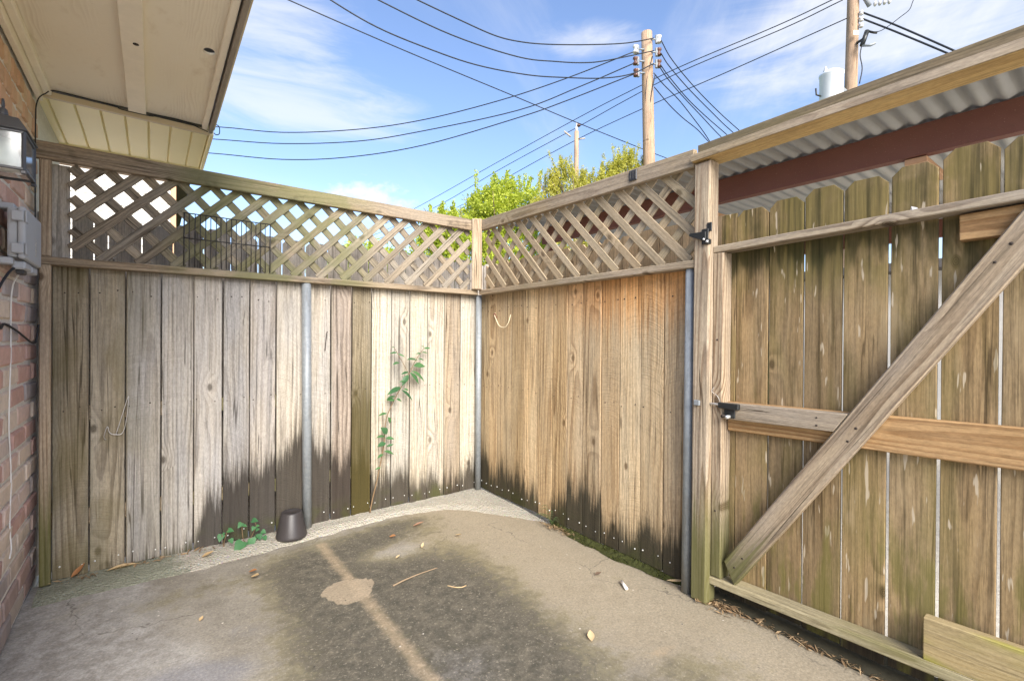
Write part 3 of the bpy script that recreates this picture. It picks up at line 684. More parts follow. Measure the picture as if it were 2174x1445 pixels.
# patio slab
xs = np.linspace(-2.95, -0.005, 132); ys = np.linspace(-6.0, 0.02, 250)
GX, GY = np.meshgrid(xs, ys, indexing='ij')
GZ = 0.003 * np.sin(GX * 2.1 + 1) * np.cos(GY * 1.7)
for i in range(0, GX.shape[0]):
    for j in range(0, GX.shape[1]):
        GZ[i, j] += 0.004 * mnoise.noise(Vector((GX[i, j] * 1.8, GY[i, j] * 1.8, 0.5)))
nx, ny = GX.shape
verts = np.stack([GX, GY, GZ], -1).reshape(-1, 3).tolist()
idx = lambda i, j: i * ny + j
faces = [(idx(i, j), idx(i + 1, j), idx(i + 1, j + 1), idx(i, j + 1)) for i in range(nx - 1) for j in range(ny - 1)]
b0 = len(verts)                                           # thickness at the free edges
verts += [(x, y, -0.1) for x, y in ((-2.95, -6.0), (-0.005, -6.0), (-0.005, 0.02), (-2.95, 0.02))]
faces += [tuple([idx(nx - 1, j) for j in range(ny)] + [b0 + 2, b0 + 1]), tuple([idx(i, 0) for i in range(nx - 1, -1, -1)] + [b0, b0 + 1])]
slab = from_data('patio_slab', verts, faces, M['concrete'], None, True)
slab['kind'] = 'structure'
X, Y = GX.ravel(), GY.ravel()
def plate(cx_, cy_, rx, ry, soft=0.45): return sstep(np.hypot((X - cx_) / rx, (Y - cy_) / ry), 1.0 + soft, 1.0 - soft)
dark = np.clip(0.95 * plate(-1.38, -1.75, 0.56, 1.15) + 0.6 * blob(X, Y, -1.68, -0.72, 0.26, 0.4) + 0.55 * blob(X, Y, -1.2, -0.5, 0.5, 0.22)
               + 0.45 * blob(X, Y, -0.62, -2.55, 0.2, 0.25) + 0.5 * blob(X, Y, -0.95, -0.32, 0.3, 0.12) + 0.3 * blob(X, Y, -0.8, -1.1, 0.3, 0.5)
               - 0.75 * blob(X, Y, -1.15, -0.72, 0.24, 0.12) + 0.3 * blob(X, Y, -2.3, -0.55, 0.4, 0.12), 0, 1.1)
band = sstep(np.abs(X + 1.492), 0.075, 0.02) * sstep(Y, -2.6, -2.2) * sstep(-Y, 0.24, 0.3)
band2 = blob(X, Y, -0.57, -2.385, 0.15, 0.045, -0.2)
ang = np.arctan2(Y + 1.04, X + 1.535); rr = np.hypot((X + 1.535) / 0.135, (Y + 1.04) / 0.13) / (1 + 0.07 * np.sin(ang * 3 + 0.6) + 0.04 * np.sin(ang * 5))
patch = sstep(rr, 1.06, 0.94)
pale = np.maximum(band * 0.72, np.maximum(patch * 1.2, band2 * 0.6))
bandsoft = np.exp(-((X + 1.492) / 0.06) ** 2) * sstep(Y, -2.6, -2.2) * sstep(-Y, 0.24, 0.34)
pale = np.maximum(bandsoft * 0.66, band2 * 0.6)
warm = np.clip(sstep(X, -1.25, -0.5) * 0.9 + 0.35 * blob(X, Y, -0.7, -0.8, 0.4, 0.5) - 0.25 * blob(X, Y, -0.55, -2.6, 0.35, 0.35), 0, 1)
cool = np.clip(1.15 * sstep(-X, 2.1, 2.7) + 0.5 * blob(X, Y, -2.3, -1.3, 0.35, 0.3), 0, 1)
blue = 0.9 * blob(X, Y, -2.25, -1.35, 0.3, 0.16, -0.4) + 0.5 * blob(X, Y, -1.35, -1.95, 0.35, 0.35)
blue += 0.5 * blob(X, Y, -2.05, -1.1, 0.2, 0.1, -0.5)
for nm, arr in (('dark', dark * (1 - 0.5 * pale)), ('pale', pale), ('warm', warm), ('cool', cool), ('blue', blue), ('patch', patch)):
    a = slab.data.attributes.new(nm, 'FLOAT', 'POINT'); v = np.zeros(len(slab.data.vertices), np.float32); v[:len(arr)] = arr; a.data.foreach_set('value', v)

# rough raised concrete strip under the back fence
sxs = np.linspace(-2.9, 0.0, 150); edge_pts = [(-2.9, -0.27), (-2.65, -0.28), (-2.16, -0.30), (-1.71, -0.235), (-1.18, -0.17), (-0.85, -0.17), (-0.5, -0.27), (-0.35, -0.42), (-0.2, -0.66), (-0.07, -0.86), (0.0, -0.95)]
ex = np.interp(sxs, [p[0] for p in edge_pts], [p[1] for p in edge_pts])
sv, sf, sg = [], [], []
NS = 16
for i, x in enumerate(sxs):
    e = ex[i] + 0.02 * mnoise.noise(Vector((x * 9, 0, 0))) + 0.01 * mnoise.noise(Vector((x * 31, 3, 0)))
    for j in range(NS):
        s = j / (NS - 1); y = 0.03 + (e - 0.03) * s
        hgt = 0.026 - 0.010 * s + 0.006 * mnoise.noise(Vector((x * 14, y * 14, 0))) + 0.003 * mnoise.noise(Vector((x * 45, y * 45, 2)))
        if j > NS - 6: hgt *= (NS - 1 - j) / 5.0
        if j == NS - 1: hgt = -0.006
        sv.append((x, y, hgt)); sg.append(float(np.clip(1.1 * sstep(-x, 1.9, 2.6), 0, 1)))
for i in range(len(sxs) - 1):
    for j in range(NS - 1): sf.append((i * NS + j, i * NS + j + 1, (i + 1) * NS + j + 1, (i + 1) * NS + j))
st = from_data('footing_strip', sv, sf, M['strip'], None, True); st['kind'] = 'structure'
a = st.data.attributes.new('green', 'FLOAT', 'POINT'); a.data.foreach_set('value', np.array(sg, np.float32))
# mossy threshold kerb beneath the gate
kv, kf = [], []
kys = np.linspace(-2.25, -4.2, 90)
for i, y in enumerate(kys):
    for j, (x, z) in enumerate(((-0.03, -0.02), (-0.012, 0.006), (0.012, 0.020), (0.05, 0.026), (0.16, 0.024), (0.17, -0.05))):
        kv.append((x + 0.008 * mnoise.noise(Vector((y * 9, j, 0))), y, z + 0.006 * mnoise.noise(Vector((y * 16, j * 3, 1)))))
for i in range(len(kys) - 1):
    for j in range(5): kf.append((i * 6 + j, i * 6 + j + 1, (i + 1) * 6 + j + 1, (i + 1) * 6 + j))
kb = from_data('threshold_kerb', kv, kf, M['kerb'], None, True); kb['kind'] = 'structure'

# ================================================================== BACK FENCE
bf = thing('back_fence', (-1.4, 0.0, 0.0), 'grey board fence with a lattice top between the brick wall and the corner', 'fence')
edges = [-2.856, -2.697, -2.535, -2.364, -2.195, -2.033, -1.878, -1.713, -1.527, -1.336, -1.18, -1.024, -0.857, -0.694, -0.533, -0.369, -0.207, -0.005]
nails, dnails = [], []
for a_, b_ in zip(edges, edges[1:]):
    gap = random.uniform(0.006, 0.010); w_ = b_ - a_ - gap; xc = (a_ + b_) / 2; dy_ = random.uniform(-0.003, 0.005)
    plank('board', (xc, 0.0095 + dy_, 0.018 + random.uniform(0, 0.012)), (xc + random.uniform(-0.002, 0.002), 0.0095 + dy_ + random.uniform(-0.003, 0.003), 1.80), w_, 0.019, (random.uniform(-0.03, 0.03), -1, 0), M['back_board'], bf, 0.0025, wob=0.0012)
    for q in (-0.32, 0.32): nails.append((xc + q * w_ + random.uniform(-0.012, 0.012), dy_, 0.085 + random.uniform(-0.012, 0.012)))
    for q in (-0.3, 0.3):
        for zz in (1.66, 0.98): dnails.append((xc + q * w_ + random.uniform(-0.02, 0.02), dy_, zz + random.uniform(-0.02, 0.02)))
discs('nails', nails, (0, -1, 0), 0.0045, M['nail'], bf, 0.004)
discs('rusted_nails', dnails, (0, -1, 0), 0.004, M['dark_nail'], bf, 0.002)
# behind boards block the light at the joints
plank('backing_rail', (-2.86, 0.042, 0.35), (-0.01, 0.042, 0.35), 0.09, 0.038, (0, -1, 0), M['rail'], bf)
plank('backing_rail', (-2.86, 0.042, 0.95), (-0.01, 0.042, 0.95), 0.09, 0.038, (0, -1, 0), M['rail'], bf)
plank('top_rail', (-2.925, -0.052, 2.411), (-0.135, -0.052, 2.409), 0.094, 0.038, (0, -1, 0), M['rail'], bf, 0.004, wob=0.0015)
plank('middle_rail', (-2.915, -0.024, 1.811), (-0.07, -0.024, 1.810), 0.043, 0.094, (0, -1, 0), M['rail'], bf, 0.004, wob=0.0015)
plank('end_post', (-2.8745, -0.052, 0.03), (-2.8755, -0.052, 1.788), 0.046, 0.038, (0, -1, 0), M['post'], bf, 0.006)
plank('end_post', (-2.8745, -0.052, 1.834), (-2.8755, -0.052, 2.362), 0.048, 0.038, (0, -1, 0), M['post'], bf, 0.006)
tube('pipe_post', [(-1.508, -0.034, 0.0), (-1.521, -0.034, 1.788)], 0.032, M['galv'], bf, 20)
tube('pipe_post', [(-0.038, -0.038, 0.0), (-0.040, -0.038, 1.788)], 0.027, M['galv'], bf, 20)
plank('corner_post', (-0.088, -0.078, 1.833), (-0.088, -0.078, 2.462), 0.088, 0.088, (-0.6, -0.8, 0), M['post'], bf, 0.008)
# a stub board that closes the gap beside the house
plank('filler_board', (-2.845, 0.012, 1.835), (-2.845, 0.012, 2.36), 0.125, 0.018, (0, -1, 0), M['far_grey'], bf)
# lattice strips: front layer rises to the right, rear layer falls
def lattice(parent, axis, lo, hi, z0, z1, starts, slope, offset, mat, w=0.050, th=0.012, ext=(0.0, 0.02)):
    """strips at 45 degrees in the plane of the fence, clipped to the frame"""
    for s0 in starts:
        a0, zz0 = s0, z0 - ext[0]; a1, zz1 = s0 + slope * (z1 + ext[1] - zz0), z1 + ext[1]
        if max(a0, a1) < lo or min(a0, a1) > hi: continue
        def clip(a_from, z_from, a_to, z_to):
            if a_from < lo: z_from += (lo - a_from) * slope; a_from = lo
            if a_from > hi: z_from += (hi - a_from) * slope; a_from = hi
            return a_from, z_from
        aA, zA = clip(a0, zz0, a1, zz1); aB, zB = clip(a1, zz1, a0, zz0)
        if zA >= zz1 - 0.01 or zB <= zA + 0.02: continue
        j = random.uniform(-0.004, 0.004)
        if axis == 'x': q0, q1, fc = (aA, offset, zA), (aB, offset, zB), (0, -1, 0)
        else: q0, q1, fc = (offset, aA, zA), (offset, aB, zB), (-1, 0, 0)
        q0 = Vector(q0); q1 = Vector(q1); q0.z += j; q1.z += j
        plank('lattice_slat', q0, q1, w * random.uniform(0.93, 1.07), th, fc, mat, parent, 0.002, wob=0.0012)
lattice(bf, 'x', -2.775, -0.135, 1.834, 2.365, [-2.656 - 0.1735 * 3 + 0.1735 * k for k in range(19)], 1, -0.026, M['lattice'])
lattice(bf, 'x', -2.775, -0.135, 1.834, 2.365, [-2.784 + 0.531 + 0.1745 * k - 0.1745 * 3 for k in range(20)], -1, -0.012, M['lattice'])
# ================================================================== SIDE FENCE
sf_ = thing('side_fence', (0.0, -1.1, 0.0), 'tan board fence with a lattice top between the corner and the gate', 'fence')
sed = [-0.012, -0.155, -0.328, -0.484, -0.662, -0.827, -0.993, -1.156, -1.315, -1.487, -1.644, -1.811, -1.976, -2.20]
nails, dnails = [], []
for b_, a_ in zip(sed, sed[1:]):
    gap = random.uniform(0.004, 0.008); w_ = b_ - a_ - gap; yc = (a_ + b_) / 2; dx_ = random.uniform(-0.003, 0.005)
    plank('board', (0.0095 + dx_, yc, 0.022 + random.uniform(0, 0.012)), (0.0095 + dx_ + random.uniform(-0.003, 0.003), yc, 1.80), w_, 0.019, (-1, random.uniform(-0.03, 0.03), 0), M['side_board'], sf_, 0.0025, wob=0.0012)
    for q in (-0.3, 0.3): nails.append((dx_, yc + q * w_ + random.uniform(-0.012, 0.012), 0.105 + random.uniform(-0.015, 0.015)))
    for q in (-0.3, 0.3):
        for zz in (1.66, 0.98): dnails.append((dx_, yc + q * w_ + random.uniform(-0.02, 0.02), zz + random.uniform(-0.02, 0.02)))
discs('nails', nails, (-1, 0, 0), 0.0045, M['nail'], sf_, 0.004)
discs('rusted_nails', dnails, (-1, 0, 0), 0.004, M['dark_nail'], sf_, 0.002)
plank('backing_rail', (0.042, -0.02, 0.35), (0.042, -2.2, 0.35), 0.09, 0.038, (-1, 0, 0), M['rail'], sf_)
plank('backing_rail', (0.042, -0.02, 0.95), (0.042, -2.2, 0.95), 0.09, 0.038, (-1, 0, 0), M['rail'], sf_)
plank('top_rail', (-0.052, -0.13, 2.407), (-0.052, -2.205, 2.385), 0.096, 0.038, (-1, 0, 0), M['side_rail'], sf_, 0.004, wob=0.0015)
plank('middle_rail', (-0.024, -0.085, 1.810), (-0.024, -2.215, 1.812), 0.041, 0.094, (-1, 0, 0), M['side_rail'], sf_, 0.004, wob=0.0015)
tube('pipe_post', [(-0.034, -2.158, 0.0), (-0.034, -2.170, 1.790)], 0.027, M['galv'], sf_, 20)
plank('gate_post', (-0.030, -2.253, 0.0), (-0.030, -2.258, 2.345), 0.092, 0.092, (-1, 0, 0), M['post'], sf_, 0.008)
lattice(sf_, 'y', -2.21, -0.135, 1.832, 2.345, [-0.251 - 0.1735 * k for k in range(-2, 16)], 1, -0.026, M['side_lattice'])
lattice(sf_, 'y', -2.21, -0.135, 1.832, 2.345, [-0.16 - 0.1745 * k for k in range(-4, 13)], -1, -0.012, M['side_lattice'])
# the header over the gate: a flat board in front, a board on edge behind it
plank('header_board', (-0.018, -2.207, 2.372), (-0.016, -4.3, 2.408), 0.036, 0.150, (-1, 0, 0), M['yellow_wood'], sf_, 0.005)
plank('header_face', (-0.096, -2.205, 2.373), (-0.094, -4.3, 2.408), 0.037, 0.006, (-1, 0, 0), M['side_rail'], sf_, 0.001)
plank('header_rail', (-0.005, -2.20, 2.428), (-0.005, -4.3, 2.470), 0.072, 0.036, (-1, 0, 0), M['old_rail'], sf_, 0.003)
plank('hinge_post', (-0.03, -3.97, 0.0), (-0.03, -3.97, 2.37), 0.10, 0.092, (-1, 0, 0), M['post'], sf_, 0.008)

# ================================================================== GATE
gt = thing('gate', (0.0, -2.4, 0.05), 'olive brown dog-eared board gate with a diagonal brace', 'gate')
ge = [-2.298, -2.548, -2.709, -2.869, -3.035, -3.197, -3.366, -3.53, -3.70, -3.90]
gaps = [0.004, 0.006, 0.008, 0.009, 0.014, 0.012, 0.008, 0.006, 0.006]
gtop = [2.075, 2.088, 2.105, 2.10, 2.115, 2.140, 2.13, 2.14, 2.14]
ge2 = [-2.298, -2.382] + ge[1:]
k = 0
def gboard(y0, y1, zt, gap):
    plank('board', (0.0595 + random.uniform(-0.002, 0.002), (y0 + y1) / 2, 0.038 + random.uniform(-0.006, 0.008)), (0.0595, (y0 + y1) / 2, zt), (y0 - y1) - gap, 0.017, (-1, 0, 0), M['gate_board'], gt, 0.0025, ear=0.034 if (y0 - y1) > 0.1 else 0.0, wob=0.001)
gboard(-2.298, -2.382, 2.07, 0.002)
for y0, y1, zt, gp in zip([-2.382] + ge[1:], ge[1:], gtop, gaps): gboard(y0, y1, zt, gp)
SAG = 0.024
def gz(y, z): return z + SAG * (-2.3 - y)
plank('top_rail', (0.006, -2.302, 1.876), (0.006, -3.9, gz(-3.9, 1.876)), 0.036, 0.088, (-1, 0, 0), M['brace'], gt, 0.004)
plank('stile', (0.006, -2.328, 0.150), (0.006, -2.332, 1.857), 0.056, 0.086, (-1, 0, 0), M['post'], gt, 0.005)
plank('middle_rail', (0.031, -2.36, 1.000), (0.031, -3.9, 1.036), 0.150, 0.036, (-1, 0, 0), M['new_wood'], gt, 0.004)
plank('bottom_rail', (0.004, -2.285, 0.124), (0.004, -3.9, gz(-3.9, 0.124) + 0.01), 0.042, 0.090, (-1, 0, 0), M['sill'], gt, 0.005)
# diagonal brace, cut level with the rails
P0, P1 = Vector((-0.012, -2.405, 0.205)), Vector((-0.012, -3.475, 1.828))
plank('brace', P0 - (P1 - P0).normalized() * 0.01, P1 + (P1 - P0).normalized() * 0.045, 0.108, 0.044, (-1, 0, 0), M['brace'], gt, 0.005, ends=(0.03, -0.02))
# short rail piece that butts the brace
def poly_piece(name, pts_yz, x0, x1, mat, parent, bev=0.003):
    cy_ = sum(p[0] for p in pts_yz) / len(pts_yz); cz_ = sum(p[1] for p in pts_yz) / len(pts_yz)
    bm = bmesh.new()                                       # local Z = grain = world Y
    ht = (x1 - x0) / 2
    f = [bm.verts.new((-(z - cz_), -ht, y - cy_)) for y, z in pts_yz]; b = [bm.verts.new((-(z - cz_), ht, y - cy_)) for y, z in pts_yz]
    bm.faces.new(f); bm.faces.new(b[::-1]); N = len(f)
    for i in range(N): bm.faces.new((f[i], b[i], b[(i + 1) % N], f[(i + 1) % N]))
    bmesh.ops.recalc_face_normals(bm, faces=bm.faces)
    if bev: bevel_all(bm, bev)
    o = from_bm(name, bm, mat, parent)
    zax = Vector((0, 1, 0)); yax = Vector((1, 0, 0)); xax = yax.cross(zax)
    mm = Matrix((-xax * -1, yax, zax)).transposed().to_4x4()
    mm = Matrix(((0, 1, 0), (0, 0, 1), (-1, 0, 0))).to_4x4(); mm.translation = ((x0 + x1) / 2, cy_, cz_)
    o.matrix_basis = mm; return o
def brace_edge(z, side):
    """y of the brace's latch-side edge at height z"""
    d = (P1 - P0); nrm = Vector((0, d.z, -d.y)).normalized() * 0.054 * side
    t_ = (z - (P0.z + nrm.z)) / d.z; return P0.y + nrm.y + d.y * t_
poly_piece('latch_rail', [(-2.345, 0.990), (-2.345, 1.073), (brace_edge(1.086, 1) + 0.002, 1.086), (brace_edge(1.001, 1) + 0.002, 1.001)], -0.034, 0.012, M['brace'], gt)
poly_piece('corner_block', [(-3.26, 1.775), (-3.26, 1.872), (-3.62, 1.885), (-3.62, 1.782)], 0.0, 0.049, M['new_wood'], gt)
poly_piece('kick_board', [(-3.172, 0.160), (-3.172, 0.335), (-3.82, 0.352), (-3.82, 0.172)], -0.025, 0.020, M['green_block'], gt)
sc = [(-0.0345, -2.36 - 0.012, 1.045), (-0.0345, -2.80, 1.055), (-0.0345, -2.80, 1.02), (-0.0345, -2.43, 0.24), (-0.0345, -2.47, 0.30), (-0.0345, -2.92, 0.97), (-0.0345, -2.95, 1.03), (-0.0345, -3.40, 1.74), (-0.0345, -3.36, 1.68), (-0.0375, -2.325, 0.5), (-0.0375, -2.33, 1.4)]
discs('screws', sc, (-1, 0, 0), 0.005, M['dark_nail'], gt, 0.002)
# gravity latch
lt = as_parent(box('latch', (-0.082, -2.300, 1.905), (-0.076, -2.262, 1.985), M['black_metal'], gt, 0.002), (-0.079, -2.281, 1.945))
bm = bmesh.new()
arm = [(-2.196, 1.972), (-2.196, 1.958), (-2.268, 1.925), (-2.292, 1.928), (-2.292, 1.968)]
f = [bm.verts.new((-0.012, y + 2.281, z - 1.945)) for y, z in arm]; b = [bm.verts.new((0.0, y + 2.281, z - 1.945)) for y, z in arm]
bm.faces.new(f); bm.faces.new(b[::-1])
for i in range(5): bm.faces.new((f[i], b[i], b[(i + 1) % 5], f[(i + 1) % 5]))
bmesh.ops.recalc_face_normals(bm, faces=bm.faces); bevel_all(bm, 0.0015)
o = from_bm('lever', bm, M['black_metal'], gt); o.matrix_basis = Matrix.Translation((-0.083, -2.281, 1.945))
box('latch_plate', (-0.080, -2.318, 1.968), (-0.074, -2.290, 2.015), M['black_metal'], gt, 0.002)
box('latch_hook', (-0.090, -2.306, 1.902), (-0.060, -2.276, 1.930), M['black_metal'], gt, 0.003)
discs('latch_screws', [(-0.0965, -2.283, 1.928), (-0.0905, -2.298, 1.915)], (-1, 0, 0), 0.006, M['nail'], gt, 0.004)
# sliding bolt
box('bolt_plate', (-0.043, -2.430, 1.000), (-0.035, -2.372, 1.055), M['black_metal'], gt, 0.002)
box('bolt_housing', (-0.060, -2.456, 1.046), (-0.036, -2.346, 1.076), M['black_metal'], gt, 0.004)
tube('bolt_rod', [(-0.052, -2.425, 1.064), (-0.056, -2.255, 1.064)], 0.006, M['steel_wire'], gt, 10)
tube('bolt_knob', [(-0.05, -2.405, 1.008), (-0.078, -2.405, 1.008)], 0.009, M['nail'], gt, 10)
tube('bolt_knob', [(-0.05, -2.376, 1.008), (-0.066, -2.376, 1.008)], 0.009, M['dark_nail'], gt, 10)
box('bolt_keeper', (-0.092, -2.262, 1.050), (-0.078, -2.228, 1.078), M['galv'], gt, 0.003)
tube('wire_loop', smooth_pts([(-0.045, -2.318, 1.118), (-0.05, -2.330, 1.115), (-0.05, -2.345, 1.10), (-0.045, -2.352, 1.076)]), 0.0015, M['steel_wire'], gt, 5)
tube('wire_loop', smooth_pts([(-0.045, -2.318, 1.118), (-0.05, -2.308, 1.13), (-0.045, -2.318, 1.15)]), 0.0015, M['steel_wire'], gt, 5)

# ================================================================== NEIGHBOURS' FENCES
nf = thing('neighbour_fence', (-1.2, 0.2, 0.0), 'grey dog-eared board fence seen through the lattice beside the white siding', 'fence')
e_ = [-3.0, -2.875, -2.798, -2.694, -2.628, -2.463, -2.298, -2.130, -1.966]
while e_[-1] < 0.35: e_.append(e_[-1] + random.uniform(0.158, 0.172))
for a_, b_ in zip(e_, e_[1:]):
    w_ = b_ - a_ - random.uniform(0.005, 0.011); h_ = 2.13 + random.uniform(-0.012, 0.012)
    plank('board', ((a_ + b_) / 2, 0.209, 0.0), ((a_ + b_) / 2, 0.209, h_), w_, 0.016, (0, -1, 0), M['far_grey'], nf, 0.0, ear=0.032 if w_ > 0.1 else 0.02)
for z_ in (0.4, 1.2, 1.72): plank('rail', (-3.0, 0.24, z_), (0.3, 0.24, z_), 0.09, 0.038, (0, -1, 0), M['far_grey'], nf)
nf2 = thing('neighbour_fence', (0.2, -0.8, 0.0), 'brown dog-eared board fence seen through the lattice below the steel beam', 'fence')
e_ = [0.34]
while e_[-1] > -2.15: e_.append(e_[-1] - random.uniform(0.155, 0.17))
for b_, a_ in zip(e_, e_[1:]):
    w_ = b_ - a_ - random.uniform(0.003, 0.007)
    plank('board', (0.209, (a_ + b_) / 2, 0.0), (0.209, (a_ + b_) / 2, 2.12 + random.uniform(-0.01, 0.01)), w_, 0.016, (-1, 0, 0), M['far_tan'], nf2, 0.0, ear=0.032)
for z_ in (0.4, 1.2, 1.72): plank('rail', (0.24, 0.3, z_), (0.24, -2.25, z_), 0.09, 0.038, (-1, 0, 0), M['far_tan'], nf2)

# ================================================================== HOUSE: brick wall and eave
hs = thing('house', (-3.0, -2.0, 0.0), 'brick house wall with a beige wooden eave and cream ribbed soffit overhead', 'house')
box('wall', (-3.15, -2.4, -0.05), (-2.942, 1.0, 2.80), M['mortar'], hs, 0.0)
variants = []
def brick_mesh(L, H, D=0.09):
    bm = bmesh.new()
    vs = [bm.verts.new((sx * D / 2, sy * L / 2 + random.uniform(-0.004, 0.004), sz * H / 2 + random.uniform(-0.004, 0.004))) for sx in (-1, 1) for sy in (-1, 1) for sz in (-1, 1)]
    for f in ((0, 1, 3, 2), (4, 6, 7, 5), (0, 4, 5, 1), (2, 3, 7, 6), (0, 2, 6, 4), (1, 5, 7, 3)): bm.faces.new([vs[i] for i in f])
    bmesh.ops.recalc_face_normals(bm, faces=bm.faces)
    bevel_all(bm, random.uniform(0.006, 0.011))
    for v in bm.verts: v.co += Vector((random.uniform(-0.002, 0.002), random.uniform(-0.003, 0.003), random.uniform(-0.003, 0.003)))
    me = bpy.data.meshes.new('brick'); bm.normal_update(); bm.to_mesh(me); bm.free(); me.materials.append(M['brick']); return me
stretch = [brick_mesh(0.284, 0.086) for _ in range(6)]; header = [brick_mesh(0.106, 0.086) for _ in range(5)]
for c_ in range(27):
    z_ = 0.06 + c_ * 0.104
    if z_ > 2.76: break
    top = z_ > 2.45
    y_ = 0.125 - (0.0 if top else (0.155 if c_ % 2 else 0.0))
    pitch_ = 0.122 if top else 0.304
    if not top and c_ % 2:                                 # half brick at the corner
        o = bpy.data.objects.new('brick', random.choice(header)); link(o, hs); o.matrix_basis = Matrix.Translation((-2.976, 0.125 - 0.07 - 0.0, z_))
    while y_ > (-1.7 if top else -2.1):
        o = bpy.data.objects.new('brick', random.choice(header if top else stretch)); link(o, hs)
        o.matrix_basis = Matrix.Translation((-2.977 + random.uniform(-0.004, 0.004), y_ - pitch_ / 2, z_ + random.uniform(-0.002, 0.002))) @ Matrix.Rotation(random.uniform(-0.012, 0.012), 4, 'X')
        y_ -= pitch_
# eave
ZS = 2.80
def soffit_panel(name, x0, x1, y0, y1, z, mat, hole=None):
    bm = bmesh.new()
    def loop(pts): 
        vs = [bm.verts.new(p) for p in pts]; return [bm.edges.new((vs[i], vs[(i + 1) % len(vs)])) for i in range(len(vs))]
    es = loop([(x0, y0, 0), (x1, y0, 0), (x1, y1, 0), (x0, y1, 0)])
    if hole:
        hx, hy, ra, rb = hole
        es += loop([(hx + ra * math.cos(a) * (1 + 0.08 * math.sin(3 * a)), hy + rb * math.sin(a), 0) for a in [2 * math.pi * i / 22 for i in range(22)]])
    bmesh.ops.triangle_fill(bm, use_beauty=True, edges=es)
    r = bmesh.ops.extrude_face_region(bm, geom=list(bm.faces)); bmesh.ops.translate(bm, verts=[v for v in r['geom'] if isinstance(v, bmesh.types.BMVert)], vec=(0, 0, 0.012))
    bmesh.ops.recalc_face_normals(bm, faces=bm.faces)
    o = from_bm(name, bm, mat, hs); o.matrix_basis = Matrix.Translation((0, 0, z)); return o
soffit_panel('soffit_panel', -2.93, -2.487, -2.4, 0.085, ZS, M['ply'])
soffit_panel('soffit_panel', -2.483, -2.125, -2.4, 0.085, ZS, M['ply'], (-2.188, -0.9, 0.026, 0.033))
box('batten', (-2.528, -2.4, ZS - 0.032), (-2.442, 0.05, ZS - 0.0005), M['paint_trim'], hs, 0.002)
lathe('batten_knot', [(0.012, 0.0), (0.012, 0.002)], (-2.472, -0.82, ZS - 0.0335), M['dark_nail'], hs, 12)
box('frieze_board', (-2.930, -2.4, ZS - 0.075), (-2.905, 0.085, ZS - 0.001), M['paint_trim'], hs, 0.003)
box('crown_trim', (-2.9045, -2.4, ZS - 0.035), (-2.868, 0.085, ZS - 0.001), M['paint_trim'], hs, 0.006)
box('fascia_trim', (-2.150, -2.4, ZS - 0.028), (-2.120, 0.085, ZS - 0.001), M['paint_trim'], hs, 0.003)
box('fascia', (-2.112, -2.4, ZS - 0.045), (-2.090, 0.09, ZS + 0.12), M['fascia'], hs, 0.003)
box('drip_edge', (-2.0885, -2.4, ZS - 0.02), (-2.078, 0.09, ZS + 0.135), M['vinyl_trim'], hs, 0.002)
rf = from_data('roof', [(-2.06, -2.45, ZS + 0.13), (-2.06, 0.1, ZS + 0.13), (-7.0, 0.1, ZS + 1.9), (-7.0, -2.45, ZS + 1.9),
                        (-2.06, -2.45, ZS + 0.16), (-2.06, 0.1, ZS + 0.16), (-7.0, 0.1, ZS + 1.93), (-7.0, -2.45, ZS + 1.93)],
               [(0, 1, 2, 3), (4, 7, 6, 5), (0, 4, 5, 1), (1, 5, 6, 2), (2, 6, 7, 3), (3, 7, 4, 0)], M['shingle'], hs)
# cream ribbed soffit of the next bay, on the same house
gx = [-3.05, -2.90, -2.782, -2.665, -2.548, -2.431, -2.315, -2.198, -2.104]
def vinyl(x0, x1, y0, y1, z):
    g_ = 0.007                                             # a shallow V groove at each joint
    prof = [(x0, 0.012), (x0 + g_, 0.0), (x1 - g_, 0.0), (x1, 0.012)]
    v = [(x, y, z + dz) for y in (y0, y1) for x, dz in prof]
    fcs = [(i, i + 1, i + 5, i + 4) for i in range(3)]
    v += [(x0, y0, z + 0.02), (x1, y0, z + 0.02), (x0, y1, z + 0.02), (x1, y1, z + 0.02)]
    fcs += [(8, 9, 11, 10), (0, 1, 2, 3, 9, 8), (4, 10, 11, 7, 6, 5)]
    return from_data('soffit_plank', v, fcs, M['vinyl'], hs)
for a_, b_ in zip(gx, gx[1:]): vinyl(a_, b_, 0.125, 1.0, 2.775)
plank('channel_trim', (-2.93, 0.105, 2.776), (-2.09, 0.135, 2.776), 0.034, 0.03, (0, -1, 0), M['vinyl_trim'], hs, 0.003)
box('channel_trim', (-3.05, 0.985, 2.765), (-2.09, 1.003, 2.787), M['vinyl'], hs, 0.002)
box('fascia', (-2.1035, 0.115, 2.755), (-2.080, 1.02, 2.90), M['vinyl'], hs, 0.003)
from_data('roof', [(-2.06, 0.11, ZS + 0.11), (-2.06, 1.05, ZS + 0.11), (-4.0, 1.05, ZS + 0.3), (-4.0, 0.11, ZS + 0.3),
                   (-2.06, 0.11, ZS + 0.14), (-2.06, 1.05, ZS + 0.14), (-4.0, 1.05, ZS + 0.33), (-4.0, 0.11, ZS + 0.33)],
          [(0, 1, 2, 3), (4, 7, 6, 5), (0, 4, 5, 1), (1, 5, 6, 2), (2, 6, 7, 3), (3, 7, 4, 0)], M['shingle'], hs)
